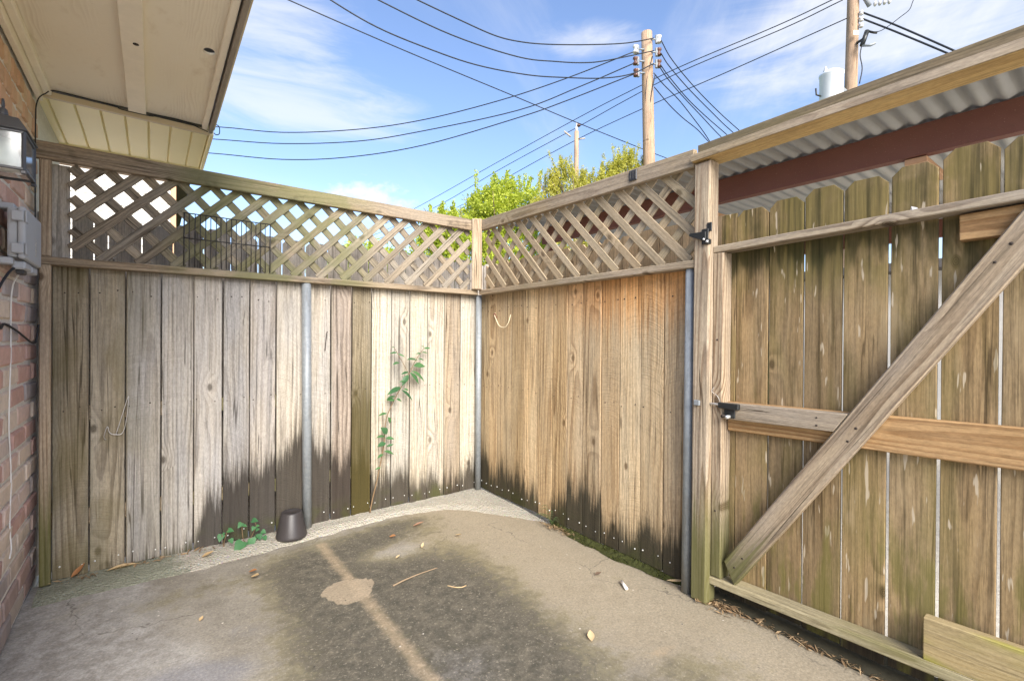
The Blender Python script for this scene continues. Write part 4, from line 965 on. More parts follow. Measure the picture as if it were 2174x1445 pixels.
# ------------------------------------------------------------------ neighbour house
nh = thing('neighbour_house', (-3.5, 4.5, 0.0), 'neighbouring house of sunlit white lap siding behind the back lattice', 'house')
z_ = 1.3
while z_ < 3.40:
    from_data('siding_board', [(-5.5, 4.0, z_), (-2.225, 4.0, z_), (-2.225, 4.014, z_ + 0.100), (-5.5, 4.014, z_ + 0.100), (-5.5, 4.024, z_), (-2.225, 4.024, z_), (-2.225, 4.024, z_ + 0.100), (-5.5, 4.024, z_ + 0.100)],
              [(0, 1, 2, 3), (0, 4, 5, 1), (1, 5, 6, 2), (3, 2, 6, 7), (0, 3, 7, 4)], M['siding'], nh)
    z_ += 0.096
box('frieze', (-5.5, 3.985, 3.425), (-2.16, 4.02, 3.80), M['shade_taupe'], nh, 0.002)
box('corner_trim', (-2.222, 3.98, -0.05), (-2.165, 4.06, 3.424), M['peach_trim'], nh, 0.003)
box('wall', (-5.5, 4.03, -0.05), (-2.23, 9.0, 3.8), M['peach_trim'], nh, 0.0)
box('side_wall', (-2.226, 4.065, -0.05), (-2.17, 9.0, 3.42), M['peach_trim'], nh, 0.0)
from_data('roof', [(-5.8, 3.70, 3.76), (-1.95, 3.70, 3.76), (-1.95, 9.3, 3.76), (-5.8, 9.3, 3.76), (-3.85, 6.5, 4.6)], [(3, 2, 1, 0), (0, 1, 4), (1, 2, 4), (2, 3, 4), (3, 0, 4)], M['shingle'], nh)

# ================================================================== CARPORT beyond the gate
cp = thing('carport', (2.5, -2.0, 0.0), 'metal carport with corrugated roof and dark red steel beam beyond the gate', 'carport')
# C-section beam
def c_beam(name, x, y0, y1, zb, zt):
    pr = [(0, 0), (0.065, 0), (0.065, 0.008), (0.007, 0.008), (0.007, zt - zb - 0.008), (0.065, zt - zb - 0.008), (0.065, zt - zb), (0, zt - zb)]
    v = [(x + a, y, zb + b) for y in (y0, y1) for a, b in pr]; n = 8
    f_ = [(i, (i + 1) % n, n + (i + 1) % n, n + i) for i in range(n)] + [tuple(range(n))[::-1], tuple(range(n, 2 * n))]
    o = from_data(name, v, f_, M['rust'], cp); return o
c_beam('beam', 1.0, -7.0, 0.30, 2.436, 2.606)
c_beam('beam', 3.6, -7.0, 0.30, 2.40, 2.57)
# corrugated sheet, ribs running away from the fence
ncol = 660; cv, cf = [], []
ys_ = np.linspace(-7.0, 0.45, ncol)
for i, y in enumerate(ys_):
    dz = 0.011 * math.sin(2 * math.pi * y / 0.09)
    cv += [(0.62, y, 2.628 + dz), (4.6, y, 2.575 + dz)]
for i in range(ncol - 1): cf.append((2 * i, 2 * i + 1, 2 * i + 3, 2 * i + 2))
nb_ = len(cv)
cv += [(x, y, z + 0.0012) for x, y, z in cv]
cf += [tuple(nb_ + k for k in reversed(q)) for q in cf[:]]
for i in range(ncol - 1): cf += [(2 * i, 2 * i + 2, nb_ + 2 * i + 2, nb_ + 2 * i), (2 * i + 1, nb_ + 2 * i + 1, nb_ + 2 * i + 3, 2 * i + 3)]
from_data('roof_sheet', cv, cf, M['sheet'], cp, True)
for x_, y_ in ((1.03, 0.2), (1.03, -6.0), (3.63, 0.2), (3.63, -6.0)): tube('post', [(x_, y_, -0.05), (x_, y_, 2.41)], 0.045, M['rust'], cp, 14)
for y_ in (-1.55, -2.9): box('purlin_cleat', (1.02, y_ - 0.05, 2.40), (1.5, y_ + 0.05, 2.432), M['peach_trim'], cp, 0.003)
# pale wall added across the drive to make the gate gaps bright
fb = thing('added_building', (6.0, -4.0, 0.0), 'pale building added beyond the gate so the gaps between its boards look bright', 'building')
box('wall', (5.6, -9.0, -0.06), (9.0, -0.4, 2.3), M['pale_wall'], fb, 0.0)
box('roof', (5.3, -9.3, 2.3), (9.3, -0.2, 2.42), M['shingle'], fb, 0.01)

# ================================================================== UTILITY POLES
def pole(loc, top, r0, r1, label, mat, parts=None):
    t_ = thing('utility_pole', (loc[0], loc[1], -0.06), label, 'utility pole', 'utility poles behind the fences')
    o0 = Vector((loc[0], loc[1], -0.06)); o1 = Vector(top)
    bm = bmesh.new(); n = 10
    tube_bm(bm, [Vector((0, 0, 0)) + (o1 - o0) * (i / n) for i in range(n + 1)], [r0 + (r1 - r0) * i / n for i in range(n + 1)], 20)
    o = from_bm('pole_shaft', bm, mat, t_, True); o.matrix_basis = Matrix.Translation(o0); return t_
u1 = pole((7.10, 3.31), (6.943, 3.464, 8.68), 0.165, 0.125, 'pale wooden pole with six brown spool insulators, tallest one above the trees', M['pole_wood'])
def insulator(parent, p, d, mat):
    p = Vector(p); d = Vector(d).normalized()
    tube('bracket', [p - d * 0.16, p], 0.02, M['galv'], parent, 8)
    box('bracket_plate', p + Vector((-0.03, -0.03, -0.10)), p + Vector((0.03, 0.03, 0.10)), M['galv'], parent, 0.01)
    lathe('insulator', [(0.03, -0.09), (0.06, -0.08), (0.062, -0.045), (0.035, -0.02), (0.035, 0.02), (0.062, 0.045), (0.06, 0.08), (0.03, 0.09)], p + d * 0.055, mat, parent, 14)
rdir = (0.798, -0.603, 0); ldir = (-0.798, 0.603, 0)
for i, p in enumerate(((7.046, 3.259, 8.462), (7.047, 3.257, 8.162), (7.048, 3.255, 7.885))): insulator(u1, p, rdir, M['white_porcelain'] if i == 0 else M['porcelain'])
for i, p in enumerate(((6.693, 3.525, 8.226), (6.694, 3.523, 7.949), (6.703, 3.514, 7.671))): insulator(u1, p, ldir, M['white_porcelain'] if i == 0 else M['porcelain'])
tube('ground_wire', smooth_pts([(6.96, 3.30, 8.06), (6.88, 3.36, 7.7), (6.85, 3.40, 7.3), (6.86, 3.42, 6.8)]), 0.012, M['cable'], u1, 6)
tube('ground_wire', smooth_pts([(7.0, 3.26, 7.6), (6.93, 3.30, 7.2), (6.90, 3.36, 6.7)]), 0.012, M['cable'], u1, 6)
u2 = pole((10.93, 0.675), (11.12, 0.57, 11.2), 0.165, 0.115, 'brown wooden pole carrying a white transformer can and a dark fuse', M['pole_wood'])
tk = lathe('transformer_tank', [(0.23, 0.0), (0.245, 0.03), (0.245, 1.05), (0.258, 1.06), (0.258, 1.10), (0.19, 1.15), (0.05, 1.17)], (10.45, 0.81, 6.62), M['tank'], u2, 32)
for a_ in (0.0, 2.2):
    lathe('bushing', [(0.04, 0.0), (0.06, 0.05), (0.035, 0.08), (0.055, 0.12), (0.03, 0.16), (0.02, 0.22)], (10.45 + 0.12 * math.cos(a_), 0.81 + 0.12 * math.sin(a_), 7.70), M['white_porcelain'], u2, 12)
box('tank_bracket', (10.62, 0.62, 7.3), (10.93, 0.72, 7.42), M['galv'], u2, 0.01)
tube('tank_lug', [(10.24, 0.96, 7.20), (10.16, 1.02, 7.23), (10.15, 1.03, 7.38)], 0.02, M['dark_wire'], u2, 6)
tube('fuse', [(10.907, 0.341, 8.349), (11.004, 0.27, 8.693)], 0.05, M['black_metal'], u2, 12)
tube('fuse_clip', [(10.907, 0.341, 8.349), (11.02, 0.20, 8.33), (11.06, 0.12, 8.36)], 0.03, M['galv'], u2, 8)
tube('fuse_clip', [(11.004, 0.27, 8.693), (11.06, 0.16, 8.62), (11.10, 0.10, 8.60)], 0.025, M['dark_wire'], u2, 8)
tube('fuse_arm', [(10.99, 0.47, 8.5), (10.95, 0.30, 8.52)], 0.03, M['dark_wire'], u2, 8)
tube('fuse_lead', smooth_pts([(10.89, 0.345, 8.32), (10.86, 0.36, 8.1), (10.90, 0.33, 7.8), (10.86, 0.37, 7.45)]), 0.012, M['cable'], u2, 6)
box('crossarm', (10.9, -1.0, 10.5), (11.0, 2.2, 10.62), M['pole_grey'], u2, 0.01)
tube('arm_brace', [(11.0, 0.42, 9.75), (11.15, 0.27, 9.34)], 0.05, M['galv'], u2, 6)
for i in range(4): lathe('insulator', [(0.02, 0), (0.06, 0.02), (0.055, 0.05), (0.02, 0.07)], (11.13 + 0.02 * i, 0.19 - 0.085 * i, 9.33 - 0.02 * i), M['white_porcelain'], u2, 12, (0.25, -0.95, -0.1))
for z_ in (9.22, 9.07, 8.92): lathe('insulator', [(0.03, -0.05), (0.05, -0.03), (0.03, 0.0), (0.05, 0.03), (0.03, 0.05)], (11.07, 0.41, z_), M['white_porcelain'], u2, 12)
tg = as_parent(box('number_tag', (-0.065, -0.004, -0.055), (0.065, 0.004, 0.055), M['tag'], u2, 0.0), (0, 0, 0))
tg.matrix_basis = Matrix.Translation((10.885, 0.455, 8.70)) @ Matrix.Rotation(R(-37), 4, 'Z')
o = box('number_mark', (-0.010, -0.006, -0.035), (0.010, -0.0045, 0.035), M['black_metal'], u2, 0.0); o.matrix_basis = tg.matrix_basis @ Matrix.Translation((0, -0.0052, 0))
u3 = pole((10.378, 9.263), (10.376, 9.27, 9.25), 0.115, 0.085, 'slim grey distant pole rising between the two tree crowns', M['pole_wood'])
tube('arm', [(10.2, 9.4, 9.05), (10.0, 9.55, 9.25)], 0.035, M['pole_grey'], u3, 8)
tube('arm', [(10.4, 9.24, 8.95), (10.62, 9.06, 8.98)], 0.03, M['pole_grey'], u3, 8)
lathe('pole_cap', [(0.05, 0), (0.06, 0.1), (0.03, 0.22), (0.02, 0.34)], (10.376, 9.27, 9.24), M['white_porcelain'], u3, 10)
lathe('insulator', [(0.05, 0), (0.08, 0.04), (0.05, 0.1)], (10.42, 9.2, 9.42), M['porcelain'], u3, 10)
u4 = pole((8.772, 30.53), (8.772, 30.53, 8.6), 0.13, 0.1, 'farthest tiny pole seen through the back lattice', M['pole_grey'])
box('arm', (8.3, 30.4, 7.7), (9.25, 30.5, 7.82), M['pole_grey'], u4, 0.0)

# ------------------------------------------------------------------ overhead wires
WIRES = [
 ('highest of the three dark wires swooping down from the top edge to the tall pole', 0.013, [(0.42,4.58,7.77),(1.44,4.37,7.59),(2.29,4.2,7.46),(2.96,4.07,7.38),(3.47,3.96,7.4),(4.11,3.83,7.52),(5.15,3.62,7.8),(6.16,3.42,8.12),(6.94,3.26,8.45)]),
 ('middle of the three dark wires swooping down from the top edge to the tall pole', 0.013, [(-0.44,4.85,7.72),(0.79,4.59,7.43),(2.14,4.3,7.18),(3.51,4.0,7.12),(4.37,3.82,7.25),(5.06,3.67,7.4),(5.67,3.54,7.61),(6.95,3.26,8.16)]),
 ('lowest of the three dark wires swooping down from the top edge to the tall pole', 0.013, [(-1.01,4.79,7.47),(-0.04,4.6,7.08),(0.72,4.46,6.85),(1.59,4.29,6.73),(2.55,4.1,6.67),(3.66,3.89,6.76),(4.55,3.72,6.93),(5.51,3.54,7.16),(6.29,3.39,7.45),(6.95,3.26,7.86)]),
 ('upper of three sagging wires running from behind the eave to the tall pole', 0.014, [(-2.72,16.01,8.32),(-0.77,13.48,7.85),(0.64,11.66,7.44),(2.18,9.65,7.25),(3.42,8.05,7.29),(4.72,6.37,7.54),(5.77,5.02,7.87),(6.81,3.67,8.3)]),
 ('middle of three sagging wires running from behind the eave to the tall pole', 0.014, [(-2.72,16.0,7.96),(-0.83,13.55,7.48),(0.64,11.66,7.11),(2.19,9.65,6.92),(3.42,8.05,6.99),(5.03,5.97,7.23),(5.98,4.74,7.62),(6.8,3.69,8.02)]),
 ('lower of three sagging wires running from behind the eave to the tall pole', 0.014, [(-2.72,16.0,7.51),(-0.9,13.65,7.06),(0.64,11.65,6.64),(2.0,9.89,6.5),(3.43,8.05,6.61),(5.03,5.97,7.04),(5.77,5.01,7.31),(6.8,3.69,7.76)]),
 ('straight thin wire crossing the whole sky diagonally down past the tall pole foot', 0.011, [(-0.94,5.23,7.23),(-0.57,5.19,7.18),(1.47,4.94,6.94),(4.0,4.64,6.7),(5.55,4.45,6.54),(8.38,4.12,6.31),(9.87,3.94,6.24)]),
 ('topmost of three long lines rising from the back fence to the transformer pole', 0.014, [(8.79,30.57,8.25),(9.48,21.36,8.76),(10.02,14.18,9.36),(10.39,9.29,9.74),(10.56,7.05,9.86),(10.72,4.97,9.91),(10.92,2.26,9.82),(11.02,0.87,9.84)]),
 ('middle one of three long lines rising from the back fence to the transformer pole', 0.014, [(8.79,30.57,7.95),(9.59,19.84,8.35),(10.05,13.84,9.01),(10.39,9.29,9.4),(10.56,7.05,9.62),(10.72,4.97,9.75),(10.93,2.15,9.67),(11.03,0.78,9.72)]),
 ('lowest of three long lines rising from the back fence to the transformer pole', 0.014, [(8.79,30.56,7.68),(9.72,18.22,7.91),(10.1,13.19,8.53),(10.38,9.42,8.93),(10.6,6.48,9.08),(10.81,3.65,9.13),(10.95,1.92,9.19),(11.04,0.7,9.23)]),
 ('service drop leaving the tall pole from its top insulator, outermost of the fan', 0.011, [(7.06,3.15,8.4),(7.46,3.14,8.1),(8.32,3.12,7.75),(9.36,3.09,7.44),(10.52,3.06,7.18),(13.58,2.99,6.58)]),
 ('service drop leaving the tall pole from its second insulator', 0.011, [(7.06,3.15,8.1),(7.38,3.15,7.91),(8.16,3.15,7.64),(9.24,3.15,7.36),(10.32,3.16,7.13),(13.34,3.16,6.61)]),
 ('service drop leaving the tall pole from its third insulator, upper of a close pair', 0.011, [(7.05,3.15,7.82),(7.4,3.17,7.68),(8.23,3.19,7.4),(9.13,3.22,7.22),(10.25,3.25,7.04),(13.1,3.34,6.57)]),
 ('service drop leaving the tall pole from its third insulator, lower of a close pair', 0.011, [(7.03,3.16,7.77),(7.4,3.19,7.62),(8.11,3.25,7.45),(9.08,3.32,7.25),(10.22,3.41,7.03),(12.74,3.6,6.63)]),
 ('wavy service drop leaving the tall pole shaft just below its insulators', 0.011, [(6.95,3.26,7.64),(7.37,3.28,7.51),(8.02,3.32,7.38),(8.72,3.37,7.16),(9.48,3.42,6.87),(10.3,3.48,6.44)]),
 ('lowest service drop leaving the tall pole shaft, innermost of the fan', 0.011, [(6.97,3.26,7.32),(7.52,3.24,7.07),(8.1,3.24,6.91),(8.72,3.23,6.79),(9.2,3.23,6.63),(10.21,3.22,6.28)]),
 ('upper of two thick black cables dropping from the transformer pole to the header', 0.02, [(11.10,0.40,9.24),(11.15,-0.22,8.64),(11.19,-1.25,7.56),(11.23,-2.03,6.72)]),
 ('lower of two thick black cables dropping from the transformer pole to the header', 0.02, [(11.10,0.40,9.09),(11.15,-0.22,8.49),(11.19,-1.13,7.57),(11.22,-1.9,6.76)]),
 ('thin jumper wire curling up from the dark fuse beside the transformer pole', 0.008, [(11.05,-0.62,9.1),(11.04,-0.56,8.92),(11.04,-0.5,8.78),(11.04,-0.33,8.7),(11.04,-0.14,8.62),(11.03,0.05,8.58),(11.0,0.26,8.68)]),
]
for lab, rad, pts in WIRES:
    o = tube('power_line', smooth_pts(pts, 6), rad, M['cable'], None, 6); tag(o, lab, 'power line', 'overhead power lines')

# ================================================================== TREES
def leaf_cloud(centers, per, spread, size, seed, up=0.25, aspect=0.42):
    rng = np.random.default_rng(seed); C_ = np.repeat(np.array(centers, float), per, 0); n = len(C_)
    off = rng.normal(size=(n, 3)); off *= (spread * rng.random((n, 1)) ** 0.5) / np.linalg.norm(off, axis=1, keepdims=True)
    c = C_ + off
    d = rng.normal(size=(n, 3)); d[:, 2] += up; d /= np.linalg.norm(d, axis=1, keepdims=True)
    e = np.cross(d, rng.normal(size=(n, 3))); e /= np.linalg.norm(e, axis=1, keepdims=True)
    nn = np.cross(d, e)
    s = size * rng.uniform(0.6, 1.3, (n, 1))
    v = np.stack([c - d * s * 0.5, c + e * s * aspect * 0.5 + nn * s * 0.06, c + d * s * 0.5, c - e * s * aspect * 0.5 + nn * s * 0.06], 1).reshape(-1, 3)
    f_ = np.arange(n * 4).reshape(-1, 4)
    return v, f_
def mesh_np(name, v, f_, mat, parent, origin):
    me = bpy.data.meshes.new(name); v = v - np.array(origin)
    me.vertices.add(len(v)); me.vertices.foreach_set('co', v.astype(np.float32).ravel())
    me.loops.add(f_.size); me.loops.foreach_set('vertex_index', f_.ravel().astype(np.int32))
    me.polygons.add(len(f_)); me.polygons.foreach_set('loop_start', np.arange(0, f_.size, f_.shape[1], dtype=np.int32))
    me.update(calc_edges=True); me.materials.append(mat)
    o = link(bpy.data.objects.new(name, me), parent); o.matrix_basis = Matrix.Translation(origin); return o
def tree(label, base, blobs, ncl, per, spread, size, mat, seed, up=0.2, aspect=0.42, spray=0.0, group='trees beyond the fences'):
    rng = np.random.default_rng(seed)
    t_ = thing('tree', base, label, 'tree', group)
    B = Vector(base); cents = []
    wts = np.array([b[3] * b[4] * b[5] for b in blobs]) ** 0.67; wts /= wts.sum()
    for i in range(ncl):
        b = blobs[rng.choice(len(blobs), p=wts)]
        d = rng.normal(size=3); d /= np.linalg.norm(d); r = rng.uniform(0.45, 1.05) ** 0.6
        cents.append((b[0] + d[0] * b[3] * r, b[1] + d[1] * b[4] * r, b[2] + d[2] * b[5] * r))
    v, f_ = leaf_cloud(cents, per, spread, size, seed + 1, up, aspect)
    if spray:                                              # upright shoots that break the outline
        sh = []
        for b in blobs:
            for k_ in range(int(spray)):
                a_ = rng.uniform(0, 6.28); q = np.array([b[0] + b[3] * 0.8 * math.cos(a_) * rng.random(), b[1] + b[4] * 0.8 * math.sin(a_) * rng.random(), b[2] + b[5] * 0.6])
                L_ = b[5] * rng.uniform(0.4, 0.95); dv = np.array([rng.normal() * 0.22, rng.normal() * 0.22, 1.0])
                for s_ in np.linspace(0, 1, 12): sh.append(q + dv * L_ * s_)
        v2, f2 = leaf_cloud(sh, max(4, per // 5), spread * 0.32, size * 0.85, seed + 2, 0.5, aspect)
        f_ = np.concatenate([f_, f2 + len(v)]); v = np.concatenate([v, v2])
    mesh_np('crown', v, f_, mat, t_, base)
    bm = bmesh.new()
    cen = Vector((sum(b[0] for b in blobs) / len(blobs), sum(b[1] for b in blobs) / len(blobs), sum(b[2] for b in blobs) / len(blobs)))
    fork = (cen - B) * 0.55
    tube_bm(bm, [Vector((0, 0, -0.06)), fork * 0.5 + Vector((0.05, 0.03, 0)), fork], [0.16, 0.12, 0.09], 10)
    for b in blobs:
        tip = Vector(b[:3]) - B
        mid = (fork + tip) / 2 + Vector((rng.normal() * 0.08, rng.normal() * 0.08, 0.1))
        tube_bm(bm, [fork, mid, tip, tip + (tip - mid) * 0.6], [0.07, 0.05, 0.03, 0.008], 7)
        for k_ in range(5):
            e = tip + Vector((rng.normal() * b[3] * 0.5, rng.normal() * b[4] * 0.5, abs(rng.normal()) * b[5] * 0.5)); tube_bm(bm, [mid, (mid + e) / 2 + Vector((0, 0, 0.05)), e], [0.03, 0.02, 0.006], 5)
    bmesh.ops.recalc_face_normals(bm, faces=bm.faces)
    o = from_bm('trunk', bm, M['bark'], t_, True); o.matrix_basis = Matrix.Translation(base)
    return t_
def along(base, lat, z, depth=0.0): return (base[0] + 0.798 * lat + 0.603 * depth, base[1] - 0.603 * lat + 0.798 * depth, z)
bA = (4.85, 7.14, -0.06)
tree('bushy bright green tree whose crown shows above the fence corner', bA,
     [(*along(bA, l, z, d), a, b, c) for l, z, d, a, b, c in ((-0.95, 4.15, 0, 0.75, 0.75, 0.7), (-1.45, 3.7, 0, 0.6, 0.6, 0.7), (-1.25, 4.35, 0, 0.45, 0.5, 0.45), (0.1, 4.6, 0, 0.8, 0.8, 0.8), (0.45, 5.05, 0, 0.55, 0.6, 0.62), (1.0, 4.85, 0, 0.6, 0.7, 0.72),
      (-0.3, 3.5, 0, 1.0, 0.9, 0.9), (0.9, 3.6, 0, 1.0, 0.9, 0.9), (-0.35, 4.75, 0.2, 0.5, 0.5, 0.5), (0.0, 2.6, 0, 1.3, 1.0, 0.8))], 1000, 60, 0.2, 0.09, M['tree_leaf'], 11, spray=7)
bB = (6.19, 4.245, -0.06)
tree('feathery yellow green tree with upright shoots beside the tall pole', bB,
     [(*along(bB, l, z, 0), a, b, c) for l, z, a, b, c in ((-1.2, 4.6, 0.35, 0.4, 0.55), (-0.85, 4.9, 0.4, 0.45, 0.62), (-0.3, 4.7, 0.45, 0.45, 0.55), (0.25, 4.9, 0.4, 0.45, 0.6), (0.62, 5.1, 0.42, 0.45, 0.72), (0.95, 4.9, 0.35, 0.4, 0.6), (-0.5, 3.9, 0.9, 0.6, 0.8), (0.5, 3.9, 0.9, 0.6, 0.8))],
     700, 60, 0.17, 0.08, M['bamboo_leaf'], 23, up=0.8, aspect=0.24, spray=16)
bC = (1.9, 10.4, -0.06)
tree('low pale green tree glimpsed through the back lattice near the corner', bC,
     [(*along(bC, l, z, 0), a, b, c) for l, z, a, b, c in ((0, 3.3, 0.8, 0.8, 0.7), (0.8, 3.6, 0.7, 0.7, 0.7), (1.4, 3.2, 0.8, 0.8, 0.8))], 260, 40, 0.22, 0.1, M['tree_leaf'], 31)

# ================================================================== WALL LANTERN
LX, LY = -2.809, -1.36
la = thing('wall_lantern', (LX, LY, 1.94), 'black metal wall lantern with clear panes and a milky shade', 'lantern')
hx, hy = 0.062, 0.082
def frustum(name, loc, lo, hi, z0, z1, mat, parent, bev=0.003):
    bm = bmesh.new()
    v = [bm.verts.new((sx * lo[0], sy * lo[1], z0)) for sx, sy in ((-1, -1), (1, -1), (1, 1), (-1, 1))] + [bm.verts.new((sx * hi[0], sy * hi[1], z1)) for sx, sy in ((-1, -1), (1, -1), (1, 1), (-1, 1))]
    for f in ((3, 2, 1, 0), (4, 5, 6, 7), (0, 1, 5, 4), (1, 2, 6, 5), (2, 3, 7, 6), (3, 0, 4, 7)): bm.faces.new([v[i] for i in f])
    bmesh.ops.recalc_face_normals(bm, faces=bm.faces); bevel_all(bm, bev)
    o = from_bm(name, bm, mat, parent); o.matrix_basis = Matrix.Translation(loc); return o
frustum('roof', (LX, LY, 2.074), (hx + 0.012, hy + 0.014), (0.045, 0.055), 0.0, 0.05, M['bronze'], la)
frustum('roof_cap', (LX, LY, 2.1225), (0.042, 0.05), (0.018, 0.02), 0.0, 0.014, M['bronze'], la)
lathe('finial', [(0.016, 0.0), (0.013, 0.01), (0.011, 0.024), (0.007, 0.028)], (LX, LY, 2.135), M['bronze'], la, 14)
tube('hanging_loop', [(LX, LY + 0.009 * math.sin(a), 2.176 - 0.017 * math.cos(a)) for a in [2 * math.pi * i / 16 for i in range(17)]], 0.003, M['bronze'], la, 6)
for sx in (-1, 1):
    for sy in (-1, 1):
        tube('frame_bar', [(LX + sx * hx, LY + sy * hy, 1.944), (LX + sx * hx, LY + sy * hy, 2.075)], 0.006, M['bronze'], la, 4, False)
        box('foot', (LX + sx * hx - 0.007, LY + sy * hy - 0.007, 1.932), (LX + sx * hx + 0.007, LY + sy * hy + 0.007, 1.944), M['bronze'], la, 0.002)
for z_ in (1.949, 2.070):
    for s in (-1, 1):
        box('frame_rail', (LX - hx, LY + s * hy - 0.005, z_ - 0.004), (LX + hx, LY + s * hy + 0.005, z_ + 0.004), M['bronze'], la, 0.001)
        box('frame_rail', (LX + s * hx - 0.005, LY - hy, z_ - 0.0045), (LX + s * hx + 0.005, LY + hy, z_ + 0.0045), M['bronze'], la, 0.001)
def glass_mat():
    t = NT('clear_pane')
    n = t.noise(t.obj(), 20.0, 3.0)
    tr = t.node('BsdfTransparent'); tr.inputs[0].default_value = (0.93, 0.95, 0.94, 1)
    gl = t.node('BsdfGlossy'); gl.inputs['Roughness'].default_value = 0.08
    df = t.node('BsdfDiffuse'); df.inputs['Color'].default_value = (0.8, 0.82, 0.8, 1)
    fz = t.node('Fresnel'); fz.inputs[0].default_value = 1.5
    m1 = t.node('MixShader'); t.put(m1.inputs[0], t.mul(n, 0.35)); t.t.links.new(tr.outputs[0], m1.inputs[1]); t.t.links.new(df.outputs[0], m1.inputs[2])
    m2 = t.node('MixShader'); t.put(m2.inputs[0], fz.outputs[0]); t.t.links.new(m1.outputs[0], m2.inputs[1]); t.t.links.new(gl.outputs[0], m2.inputs[2])
    t.t.links.new(m2.outputs[0], t.out.inputs[0]); return t.mat
M['pane'] = glass_mat()
for s in (-1, 1):
    box('glass_pane', (LX - hx + 0.006, LY + s * hy - 0.001, 1.953), (LX + hx - 0.006, LY + s * hy + 0.001, 2.066), M['pane'], la, 0.0)
    box('glass_pane', (LX + s * hx - 0.001, LY - hy + 0.006, 1.953), (LX + s * hx + 0.001, LY + hy - 0.006, 2.066), M['pane'], la, 0.0)
lathe('shade', [(0.022, 0.10), (0.03, 0.095), (0.036, 0.06), (0.05, 0.02), (0.052, 0.0)], (LX, LY, 1.962), M['frost'], la, 24)
lathe('bulb', [(0.004, 0.0), (0.016, 0.006), (0.019, 0.02), (0.015, 0.034), (0.008, 0.045)], (LX + 0.03, LY + 0.045, 1.958), M['bulb'], la, 16)
tube('wall_arm', [(LX - hx, LY, 2.05), (-2.90, LY, 2.05)], 0.012, M['bronze'], la, 12)
box('back_plate', (-2.932, LY - 0.05, 1.96), (-2.905, LY + 0.05, 2.14), M['bronze'], la, 0.004)

# ================================================================== UTILITY BOX AND CABLES
ub = thing('utility_box', (-2.88, -0.6, 1.72), 'grey plastic cable box screwed to the brick wall under the lantern', 'utility box')
b1 = box('body', (-2.905, -0.745, 1.738), (-2.872, -0.40, 1.952), M['grey_plastic'], ub, 0.008, 2)
b2 = box('lid', (-2.871, -0.757, 1.732), (-2.846, -0.389, 1.958), M['grey_plastic'], ub, 0.009, 2)
for z_ in (1.775, 1.915):
    box('hinge', (-2.890, -0.769, z_ - 0.022), (-2.850, -0.753, z_ + 0.022), M['grey_plastic'], ub, 0.004)
    box('hinge_band', (-2.8475, -0.764, z_ - 0.026), (-2.842, -0.716, z_ + 0.026), M['grey_plastic'], ub, 0.002)
box('mount_ear', (-2.937, -0.72, 1.948), (-2.885, -0.62, 1.974), M['grey_plastic'], ub, 0.005)
box('mount_ear', (-2.937, -0.76, 1.705), (-2.885, -0.70, 1.735), M['grey_plastic'], ub, 0.005)
box('gland', (-2.895, -0.72, 1.690), (-2.852, -0.58, 1.724), M['grey_plastic'], ub, 0.006)
box('gland', (-2.895, -0.54, 1.690), (-2.855, -0.42, 1.724), M['grey_plastic'], ub, 0.006)
box('grommet', (-2.888, -0.69, 1.670), (-2.862, -0.62, 1.692), M['dark_plastic'], ub, 0.004)
# raised lettering, illegible in the photograph: short upright dashes
for i in range(7): box('embossed_mark', (-2.8465, -0.548 + 0.012 * (i % 2), 1.768 + i * 0.0125), (-2.8448, -0.528 + 0.008 * (i % 3), 1.776 + i * 0.0125), M['steel_wire'], ub, 0.0)
cb = tube('cable', smooth_pts([(-2.885, -0.70, 1.70), (-2.90, -0.76, 1.66), (-2.922, -0.80, 1.58), (-2.926, -0.80, 1.50), (-2.924, -0.74, 1.43), (-2.926, -0.66, 1.45), (-2.920, -0.45, 1.42), (-2.915, -0.12, 1.36), (-2.905, -0.075, 1.39), (-2.900, -0.074, 1.46)]), 0.005, M['cable'], None, 8)
tag(cb, 'black cable looping below the grey box on the brick wall', 'cable')
cb2 = tube('cable', smooth_pts([(-2.885, -0.58, 1.70), (-2.920, -0.56, 1.6), (-2.928, -0.53, 1.3), (-2.930, -0.55, 1.0), (-2.928, -0.52, 0.75), (-2.930, -0.53, 0.52), (-2.92, -0.56, 0.43), (-2.915, -0.62, 0.40)]), 0.003, M['white_wire'], None, 6)
tag(cb2, 'thin white wire hanging down the brick wall', 'cable')
cb3 = tube('cable', smooth_pts([(-2.912, -0.08, 1.9), (-2.912, -0.078, 2.5), (-2.905, -0.08, 2.66), (-2.88, 0.0, 2.745), (-2.862, 0.05, 2.785), (-2.80, 0.072, 2.795), (-2.6, 0.074, 2.788), (-2.56, 0.07, 2.775), (-2.42, 0.07, 2.775), (-2.38, 0.07, 2.79), (-2.25, 0.076, 2.794), (-2.16, 0.07, 2.768), (-2.12, 0.05, 2.75)]), 0.003, M['cable'], None, 6)
tag(cb3, 'black cable running along the end of the wooden eave', 'cable')
cb4 = tube('cable', smooth_pts([(-2.078, 0.02, 2.80), (-2.06, 0.0, 2.78), (-2.058, 0.01, 2.74), (-2.075, 0.03, 2.735), (-2.082, 0.05, 2.75)]), 0.003, M['cable'], None, 6)
tag(cb4, 'small black wire loop at the outer tip of the eave', 'cable')

